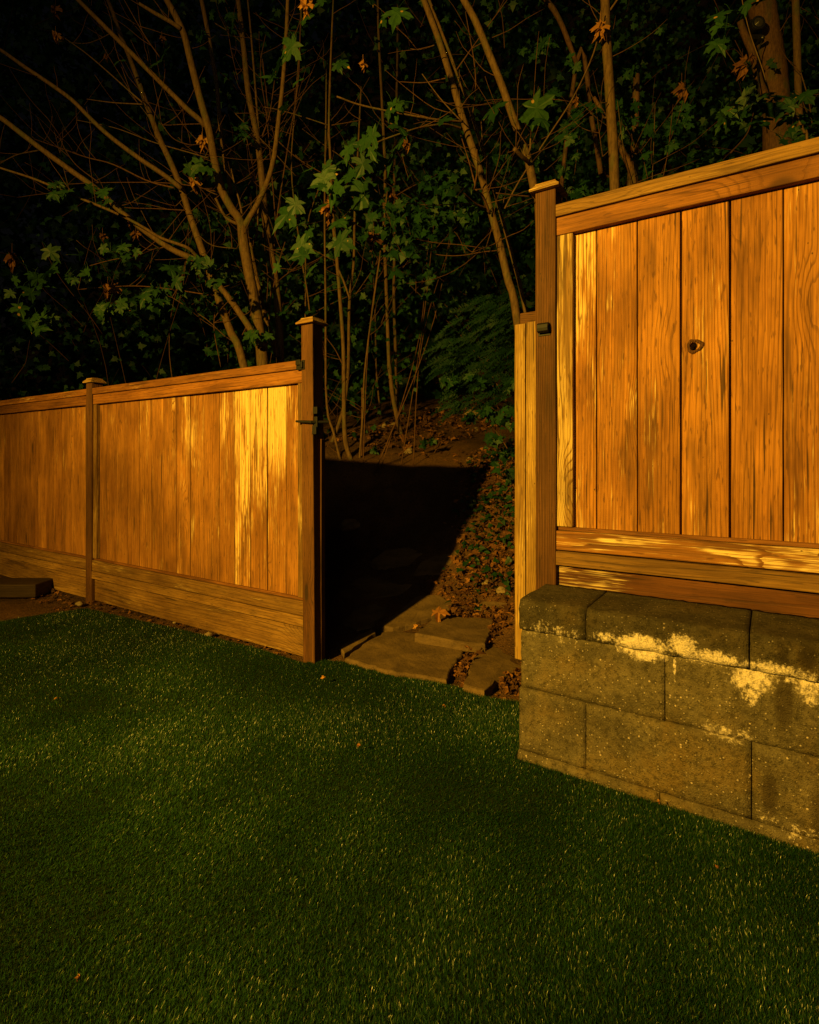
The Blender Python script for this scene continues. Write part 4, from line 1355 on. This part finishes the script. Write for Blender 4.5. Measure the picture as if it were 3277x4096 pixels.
t.limb([(330, 360), (420, 700), (470, 1000)], 24, 28, 'trunk', 8, knob=.2, down=True)
t = Tree('fir_tree', "thick rough trunk carrying lamps at the right edge", "tree", C3, 6.6, GR, 'bark_old').start(1485, 900)
t.limb([(1490, 900), (1480, 600), (1445, 350), (1415, 150), (1390, 0), (1385, -80)], 150, 128, 'trunk', 24, knob=.10, down=True)
t.limb([(1420, 560), (1385, 480), (1340, 300), (1290, 180), (1270, 120)], 44, 34, dy0=-.1, dy1=-.2, knob=.12)
for pts, w in (([(1350, 440), (1270, 400), (1180, 280)], 6), ([(1300, 350), (1240, 230)], 5), ([(1215, 880), (1310, 770), (1350, 640)], 9), ([(1160, 930), (1220, 870)], 5), ([(1500, 180), (1560, 80)], 5), ([(1330, 400), (1250, 290), (1190, 290)], 4)):
    t.twig(pts, w, -.3)
t.dead(1285, 395, 110, -.5); t.dead(1340, 340, 70, -.4)
TF = t
t = Tree('maple_tree', "narrow dim stem right of the thick rough trunk", "tree", C3, 6.2, GR, 'bark').start(1615, 800)
t.limb([(1620, 860), (1608, 600), (1600, 350), (1590, 0), (1588, -60)], 34, 40, 'trunk', 12, knob=.08, down=True)
t.twig([(1620, 420), (1660, 560), (1690, 740)], 6, -.2)
t.leaves([(1660, 565, 110), (1600, 560, 90)], dy=-1.)
t.shoots(14)
t = Tree('maple_tree', "leafy maple spray hanging over the tall fence", "tree", C3, 3.9, GR, 'bark').start(1640, 870)
t.limb([(1660, 900), (1640, 760), (1560, 640), (1450, 580), (1330, 560), (1200, 640)], 14, 5, 'trunk', 7, down=True)
t.leaves([(1180, 690, 120), (1150, 730, 80), (1215, 640, 110), (1250, 610, 110), (1320, 570, 110), (1330, 530, 70), (1400, 560, 110), (1380, 600, 90), (1490, 560, 110), (1440, 640, 110), (1400, 700, 130), (1500, 640, 110), (1540, 620, 100), (1520, 690, 110), (1600, 700, 110), (1650, 680, 100), (1680, 670, 70), (1600, 560, 90), (1640, 550, 80), (1290, 650, 80), (1260, 690, 70), (1560, 740, 90),
          (1350, 600, 90), (1460, 600, 90)], spread=.3)
t.limb([(1450, 580), (1400, 400), (1330, 200), (1290, 40), (1270, -80)], 7, 4, 'branch')
t.leaves([(1310, 30, 120), (1360, 10, 90), (1200, 150, 120), (1150, 100, 120), (1130, 170, 90), (1190, 220, 120), (1150, 260, 130), (1110, 320, 90), (1250, 60, 90)], dy=-.6)

# lamps strapped to the thick trunk
p0 = TF.P(1372, 135, -.27)
cam_ = thing('floodlight', "unlit black floodlight with round lens strapped to the thick trunk", "lamp", p0)
mb = MB()
cyl(mb, p0 + Vector((0, .14, .01)), p0 + Vector((0, .0, 0)), .045, 20, .075)
cyl(mb, p0 + Vector((0, .0, 0)), p0 + Vector((0, -.02, 0)), .078, 20, .078)
mb.build('housing', M['black_plastic'], cam_, p0, bevel=.004)
mb = MB()
for k in range(4): cyl(mb, p0 + Vector((0, -.0205 - .003 * k, 0)), p0 + Vector((0, -.0235 - .003 * k, 0)), .05 - .012 * k, 20, .047 - .012 * k)
mb.build('lens', M['lens'], cam_, p0)
mb = MB(); mb.box(p0.x - .02, p0.x + .12, p0.y + .10, p0.y + .13, p0.z - .1, p0.z + .13)
mb.build('bracket', M['black_plastic'], cam_, p0, bevel=.004)
p0 = TF.P(1403, 213, -.27)
cam_ = thing('spotlight', "tiny black spotlight below the larger floodlight on the trunk", "lamp", p0)
mb = MB()
cyl(mb, p0 + Vector((0, .12, .01)), p0, .018, 14, .027)
mb.build('housing', M['black_plastic'], cam_, p0, bevel=.002)
mb = MB(); cyl(mb, p0 + Vector((0, -.001, 0)), p0 + Vector((0, -.008, 0)), .019, 14, .012)
mb.build('lens', M['lens'], cam_, p0)
mb = MB(); tube(mb, [p0 + Vector((0, .02, -.02)), p0 + Vector((-.03, .06, -.2)), p0 + Vector((-.02, .04, -.6)), p0 + Vector((.03, .06, -1.0))], [.008, .007], 6)
mb.build('cable', M['black_plastic'], cam_, p0, smooth=True)

# ------------------------------------------------------------------ cedar beside the gateway
random.seed(44)
ct = thing('cedar_tree', "green cedar boughs drooping behind the pale jamb", "tree", W(-1.2, 6.0, ground_z(-1.2, 6.0)))
cb_ = ct.location.copy()
mb = MB(); tube(mb, [cb_, cb_ + Vector((.02, .05, 1.5)), cb_ + Vector((.06, .0, 3.2))], [.09, .07, .03], 12, .12)
mb.build('trunk', M['bark_old'], ct, cb_, smooth=True)
fol = MB()


def frond(p, d, L):
    """flat cedar spray: a midrib with alternate fingers, each again fingered"""
    d = d.normalized()
    side = (Vector((0, 0, -1)) + d * .2 + Vector((random.uniform(-.25, .25), random.uniform(-.6, .2), 0))).normalized()
    up = side.cross(d)
    tn = random.random()
    n = int(L / .019)
    for i in range(n):
        t = (i + random.random() * .6) / n
        q = p + d * L * t + Vector((0, 0, -.5 * L * t * t))
        for sg in (-1, 1):
            l = L * (.36 if sg > 0 else .2) * (1 - t) ** .6 * min(1, .5 + t * 3) * random.uniform(.6, 1.15)
            e = (d * .75 + side * sg * .75 + Vector((random.uniform(-.15, .15), random.uniform(-.3, .1), -.3))).normalized()
            w = .0042
            a = q + e * l
            m = q.lerp(a, .5)
            pr = e.cross(up).normalized() * w
            tt = min(1, tn * .5 + random.random() * .5)
            fol.add([q - pr * .5, q + pr * .5, m + pr * 1.3, a, m - pr * 1.3], [(0, 1, 2, 3, 4)], tt)
            for k in (.3, .55, .8):
                b = q.lerp(a, k)
                for s2 in (-1, 1):
                    e2 = (e + side * s2 * .6 + d * .25).normalized()
                    b2 = b + e2 * l * .34 * (1.15 - k)
                    p2 = e2.cross(up).normalized() * w
                    fol.add([b - p2 * .4, b.lerp(b2, .5) - p2, b2, b.lerp(b2, .5) + p2], [(0, 1, 2, 3)], tt)


boughs = []
for _ in range(230):
    x = random.uniform(1790, 2090); y = random.uniform(1160, 1640)
    lim = 1800 + 70 * math.sin(y * .012) + max(0, 1300 - y) * .5
    if x < lim: continue
    c = at(x, y, random.uniform(4.75, 5.3))
    frond(c, Vector((random.uniform(-1.2, -.6), random.uniform(-.5, .1), random.uniform(-.3, .12))), random.uniform(.14, .30))
fol.build('foliage', M['cedar'], ct, cb_)

# ------------------------------------------------------------------ low plants, ivy and litter
random.seed(55)


def bush(label, spots, Y, n, s0, s1, C=C2, mat='leaf_small', dy=.4, name='maple_shrub', full=False, base=None):
    t = Tree(name, label, "shrub", C, Y, "leafy shrubs of the wood edge")
    xs = [q[0] for q in spots]; ys = [q[1] + q[2] for q in spots]
    t.start(sum(xs) / len(xs), max(ys))
    b = t.P(*base) if base else t.P(sum(xs) / len(xs), max(ys))
    g = ground_z(*sd(b))
    t.root.location = t.base = Vector((b.x, b.y, g))
    for (x, y, r) in spots[::3]:
        mb = MB()
        e = t.P(x, y)
        tube(mb, [t.base + Vector((random.uniform(-.3, .3), random.uniform(-.1, .2), -.03)), t.base.lerp(e, .5) + Vector((random.uniform(-.25, .25), .1, .1)), e], [.006, .004, .0015], 5, .1)
        mb.build('stem', M['bark_red'], t.root, t.base, smooth=True)
    t.leaves(scatter(spots, n, s0, s1), mat, dy=0., full=full, spread=dy * 2)


bush("dense small-leaved maple shrub above the middle of the gateway", [(780, 1240, 110), (900, 1200, 110), (1000, 1130, 120), (1080, 1060, 90), (900, 1330, 110), (1040, 1230, 110), (1180, 1180, 90), (850, 1420, 80), (1230, 1240, 80), (1180, 1310, 80), (1280, 1400, 60), (720, 1330, 60), (1030, 1340, 90)], 5.6, 230, 38, 78, base=c5(560, 700))
bush("low drooping shrub left of the cedar boughs", [(990, 1610, 60), (1060, 1570, 50), (1020, 1690, 40), (1130, 1640, 60), (1200, 1590, 80), (1130, 1760, 50), (860, 1580, 60), (880, 1480, 60)], 5.4, 55, 40, 72, base=c5(1280, 600))
bush("bright maple seedling below the cedar at the path head", [c5(850, 410) + (20,), c5(900, 440) + (50,), c5(1000, 420) + (50,), c5(1060, 440) + (50,), c5(1130, 460) + (50,), c5(1180, 440) + (40,), c5(1120, 590) + (40,), c5(1080, 570) + (30,), c5(1140, 610) + (30,), c5(980, 600) + (20,), c5(1190, 560) + (30,)], 4.9, 60, 42, 85, dy=.25, full=True, base=c5(1290, 700))
bush("leafy bramble hanging over the right edge of the path", [c5(1100, 700) + (30,), c5(1160, 700) + (50,), c5(1190, 780) + (40,), c5(1150, 840) + (50,), c5(1200, 900) + (40,), c5(1120, 720) + (40,), c5(1180, 640) + (40,)], 4.5, 60, 32, 62, mat='ivy', dy=.25, base=c5(1290, 900))
bush("dim shrub behind the forked maple's foot", [(1330, 1620, 160), (1250, 1760, 120), (1620, 1850, 100), (1650, 1650, 100), (1270, 1980, 90), (1390, 2030, 60)], 6.6, 130, 32, 60, C1)
bush("dim leafy bank between the two bare trees", [(1190, 1260, 80), (860, 700, 120), (700, 900, 150), (500, 1300, 150), (650, 1500, 130), (1050, 1350, 120), (300, 1350, 150), (900, 1800, 200)], 7.2, 190, 30, 62, C1, 'leaf_dark')
bush("shrub with pale green leaves behind the tall fence", [(640, 780, 60), (700, 740, 80), (860, 780, 60), (940, 690, 50), (300, 780, 60), (330, 690, 60), (360, 640, 50), (120, 930, 60), (660, 640, 60), (350, 1090, 70)], 5.2, 80, 42, 82, C3, dy=.3, full=True)
bush("dim shrub at the far end of the tall fence", [(1620, 780, 80), (1690, 770, 60), (1560, 800, 60), (1680, 700, 60), (1100, 900, 90), (1060, 960, 70)], 5.6, 60, 40, 75, C3, 'leaf_dark')
bush("weedy plant in the middle of the dirt path edge", [c5(800, 720) + (22,), c5(760, 735) + (20,), c5(500, 765) + (18,)], 6.0, 22, 26, 44, dy=.1)

# the wood behind, one dim mass of leaves and brush
random.seed(66)


def build_wood():
    mb = MB()
    for _ in range(60000):
        Y = random.uniform(6.2, 11.5)
        x = random.uniform(-900, 4100); y = random.uniform(-700, 1780)
        p = at(x, y, Y)
        cl = mnoise.noise(p * .55) + .5 * mnoise.noise(p * 1.4 + Vector((7, 0, 0)))
        if cl < random.uniform(-.35, .5): continue
        if p.z < ground_z(*sd(p)): continue
        if x > 1680 and x < 1800 and y > 1100: continue
        nrm = (LAMP - p).normalized() + Vector((random.uniform(-1, 1), random.uniform(-1, 1), random.uniform(-.3, 1.2)))
        put_leaf(mb, p, Vector((random.uniform(-1, 1), random.uniform(-.6, .6), random.uniform(-1, .2))), nrm, random.uniform(.04, .11), random.random(), False, .3)
    o = mb.build('forest_foliage', M['leaf_dark'])
    tag(o, "dim mass of leaves filling the dark wood", None, None, 'stuff')
    mb = MB()
    for _ in range(52000):
        Y = random.uniform(11.5, 17)
        p = at(random.uniform(-1500, 4800), random.uniform(-900, 1720), Y)
        if p.z < ground_z(*sd(p)): continue
        put_leaf(mb, p, Vector((random.uniform(-1, 1), random.uniform(-.6, .6), random.uniform(-1, .2))), Vector((random.uniform(-1, 1), random.uniform(-1.4, .2), random.uniform(-.3, 1.2))), random.uniform(.16, .36), random.random(), False, .3)
    o = mb.build('treeline_foliage', M['leaf_dark'])
    tag(o, "far dark wall of leaves closing the wood against the sky", None, None, 'stuff')
    mb = MB()
    for _ in range(260):
        Y = random.uniform(6.4, 10)
        p = at(random.uniform(-500, 3700), random.uniform(-300, 1750), Y)
        if p.z < ground_z(*sd(p)): continue
        d = Vector((random.uniform(-.8, .8), random.uniform(-.3, .3), random.uniform(.1, 1))).normalized()
        L = random.uniform(.4, 1.8)
        q = [p]
        for k in range(4):
            d = (d + Vector((random.uniform(-.25, .25), random.uniform(-.2, .2), random.uniform(-.2, .2)))).normalized()
            q.append(q[-1] + d * L / 4)
        r = random.uniform(.003, .007)
        tube(mb, q, [r, r * .4], 4, .1, 9)
    o = mb.build('forest_brush', M['bark_red'], smooth=True)
    tag(o, "tangle of thin bare twigs filling the dark wood", None, None, 'stuff')


build_wood()


def on_flag(p):
    return any(inside(q, np.array([p.x]), np.array([p.y]))[0] for q in FLAG_POLYS)


def build_ivy():
    mb = MB(); dl = MB()
    for _ in range(21000):
        s = random.uniform(-2.7, -.5); d = random.uniform(2.55, 5.3)
        sb = -1.45 - .30 * (d - 2.7)
        rel = s - sb
        if rel < random.uniform(-.45, -.05) * sm(2.7, 3.6, d) + random.uniform(-.1, .15): continue
        p = W(s, d, ground_z(s, d) + random.uniform(.0, .06))
        if on_flag(p): continue
        nrm = Vector((random.uniform(-.7, .5), random.uniform(-1.2, .2), random.uniform(.3, 1)))
        green = sm(3.1, 4.1, d) * .34 * sm(-.2, .5, mnoise.noise(p * 3) + .25)
        if random.random() < green:
            put_leaf(mb, p + Vector((0, 0, random.uniform(0, .07))), Vector((random.uniform(-1, 1), random.uniform(-1, 1), random.uniform(-.6, .1))), nrm, random.uniform(.03, .065), random.random(), False, .3, IVYL)
        elif random.random() < .75:
            put_leaf(dl, p, Vector((random.uniform(-1, 1), random.uniform(-1, 1), random.uniform(-.2, .3))), nrm, random.uniform(.02, .065), random.random() ** 2, False, random.uniform(.2, 1.4), STAR, 1.6, random.uniform(.45, 1))
    # drift of litter along the foot of the saplings and thin scatter on the dirt
    for _ in range(1500):
        s = random.uniform(-4.4, -1.4); d = random.uniform(4.9, 8.5)
        if -3.3 + .1 * (d - 5) < s < -2.2 - .25 * (d - 5) and random.random() < .93: continue
        p = W(s, d, ground_z(s, d) + random.uniform(0, .05))
        put_leaf(dl, p, Vector((random.uniform(-1, 1), random.uniform(-1, 1), random.uniform(-.2, .5))), Vector((random.uniform(-.6, .6), random.uniform(-1, .2), .7)), random.uniform(.04, .10), random.random() ** 2, False, random.uniform(.2, 1.4), STAR, 1.2)
    for _ in range(260):
        x = random.uniform(1700, 2090); y = random.uniform(2240, 2800)
        p = hit(x, y) + Vector((0, 0, .012))
        if on_flag(p) and random.random() < .93: continue
        put_leaf(dl, p, Vector((random.uniform(-1, 1), random.uniform(-1, 1), random.uniform(-.1, .2))), Vector((random.uniform(-.5, .5), random.uniform(-.6, .2), 1)), random.uniform(.015, .05), random.random() ** 2, False, random.uniform(.2, 1.2), STAR, 1.)
    for _ in range(500):   # the soil strip at the fence foot
        s = random.uniform(-7, -2.3); d = random.uniform(2.05, 2.36)
        p = W(s, d, .0)
        if inside(lawn_poly, np.array([p.x]), np.array([p.y]))[0]: continue
        p.z = ground_z(s, d) + random.uniform(.01, .03)
        put_leaf(dl, p, Vector((random.uniform(-1, 1), random.uniform(-1, 1), random.uniform(-.1, .2))), Vector((random.uniform(-.5, .5), random.uniform(-.6, .2), 1)), random.uniform(.015, .045), random.random() ** 2, False, random.uniform(.2, 1.2), STAR, 1.)
    tag(mb.build('ivy', M['ivy']), "ivy and low green leaves creeping over the bank beside the path", None, None, 'stuff')
    tag(dl.build('leaf_litter', M['dead']), "brown leaf litter over the bank and the path edge", None, None, 'stuff')


build_ivy()

# single fallen leaves that stand out
proto = None
singles = [(1735, 2455, 62, .14, "yellow curled leaf lying on the round edged flagstone", 1), (1838, 2432, 60, .1, "rust red crumpled leaf beside the round edged flagstone", 0), (1955, 1900, 40, None, "pale dead leaf standing at the shadow corner", 1),
           (2005, 2185, 56, None, "tall brown leaf leaning against the bank by the jamb", 0), (1935, 2210, 60, None, "broad orange leaf on the bank above the flagstones", 0), (1850, 2260, 50, None, "dull red leaf at the foot of the bank", 0),
           (2010, 2470, 40, .1, "thin curled leaf beside the half hidden flagstone", 1), (1665, 2515, 24, .1, "small orange leaf in the joint behind the largest flagstone", 1), (1760, 2330, 36, None, "orange leaf at the shadow edge of the litter", 1),
           (1292, 2722, 16, .03, "tiny tan leaf on the turf near the gate post", 1), (1780, 2830, 14, .03, "tiny pale leaf on the turf before the flagstones", 1), (2865, 3485, 14, .03, "brown leaf fleck on the turf near the wall's right part", 0),
           (320, 3930, 18, .03, "curled brown leaf on the turf in the lower left corner", 0), (230, 2800, 18, .03, "tan fleck on the turf below the far bay", 1), (2640, 3100 + 120, 14, .03, "tiny fleck on the turf at the wall foot", 1), (1430, 2990, 14, .03, "lone pale fleck in the middle of the turf", 1)]
random.seed(77)
for (x, y, sz, z, lab, bright) in singles:
    p = hit(x, y) if z is None else on_plane(x, y, z)
    size = sz / F_PX * p.y * 1.1
    mb = MB()
    put_leaf(mb, Vector((0, 0, 0)), Vector((random.uniform(-1, 1), random.uniform(-.4, .6), random.uniform(-.1, .25))), Vector((random.uniform(-.4, .4), -.7, .8)), size, random.random(), True, random.uniform(.4, 1.2), None, 1.3)
    o = mb.build('fallen_leaf', M['dead_bright' if bright else 'dead'])
    o.location = p + Vector((0, 0, .012))
    tag(o, lab, "leaf", "single fallen leaves")

# ------------------------------------------------------------------ tall shrub on the near side of the lawn, left of the camera: dapples the far bays
random.seed(88)
sp = W(-2.9, -2.35)
sh = thing('garden_shrub', "tall loose garden shrub beside the lawn left of the camera", "shrub", (sp.x, sp.y, 0))
mb, lf = MB(), MB()
LS = np.array(LAMP)
spots_ = []
for _ in range(300):
    fs_ = -2.75 - 3.9 * random.random() ** .8
    zf = random.uniform(-.1, .55 + .42 * (-fs_ - 2.75))
    if zf > 1.75: continue
    k = random.uniform(.24, .33)
    tgt = W(fs_, 2.33, zf)
    spots_.append(LAMP.lerp(tgt, k))
for _ in range(120):
    k = random.uniform(.26, .36)
    spots_.append(LAMP.lerp(W(random.uniform(-6.5, -2.9), random.uniform(.6, 2.2), 0), k))
for p in spots_:
    if mnoise.noise(p * 6) < random.uniform(-.6, .1): continue
    put_leaf(lf, p, Vector((random.uniform(-1, 1), random.uniform(-1, 1), random.uniform(-1, .2))), Vector((random.uniform(-1, 1), random.uniform(-1, 1), 1)), random.uniform(.03, .055), random.random(), False)
for k in range(12):
    mb = MB()
    q = Vector((sp.x, sp.y, 0))
    e = random.choice(spots_)
    tube(mb, [q, q.lerp(e, .5) + Vector((0, 0, .2)), e], [.012, .007, .002], 6, .1)
    mb.build('stem', M['bark'], sh, sh.location, smooth=True)
lf.build('foliage', M['leaf'], sh, sh.location)
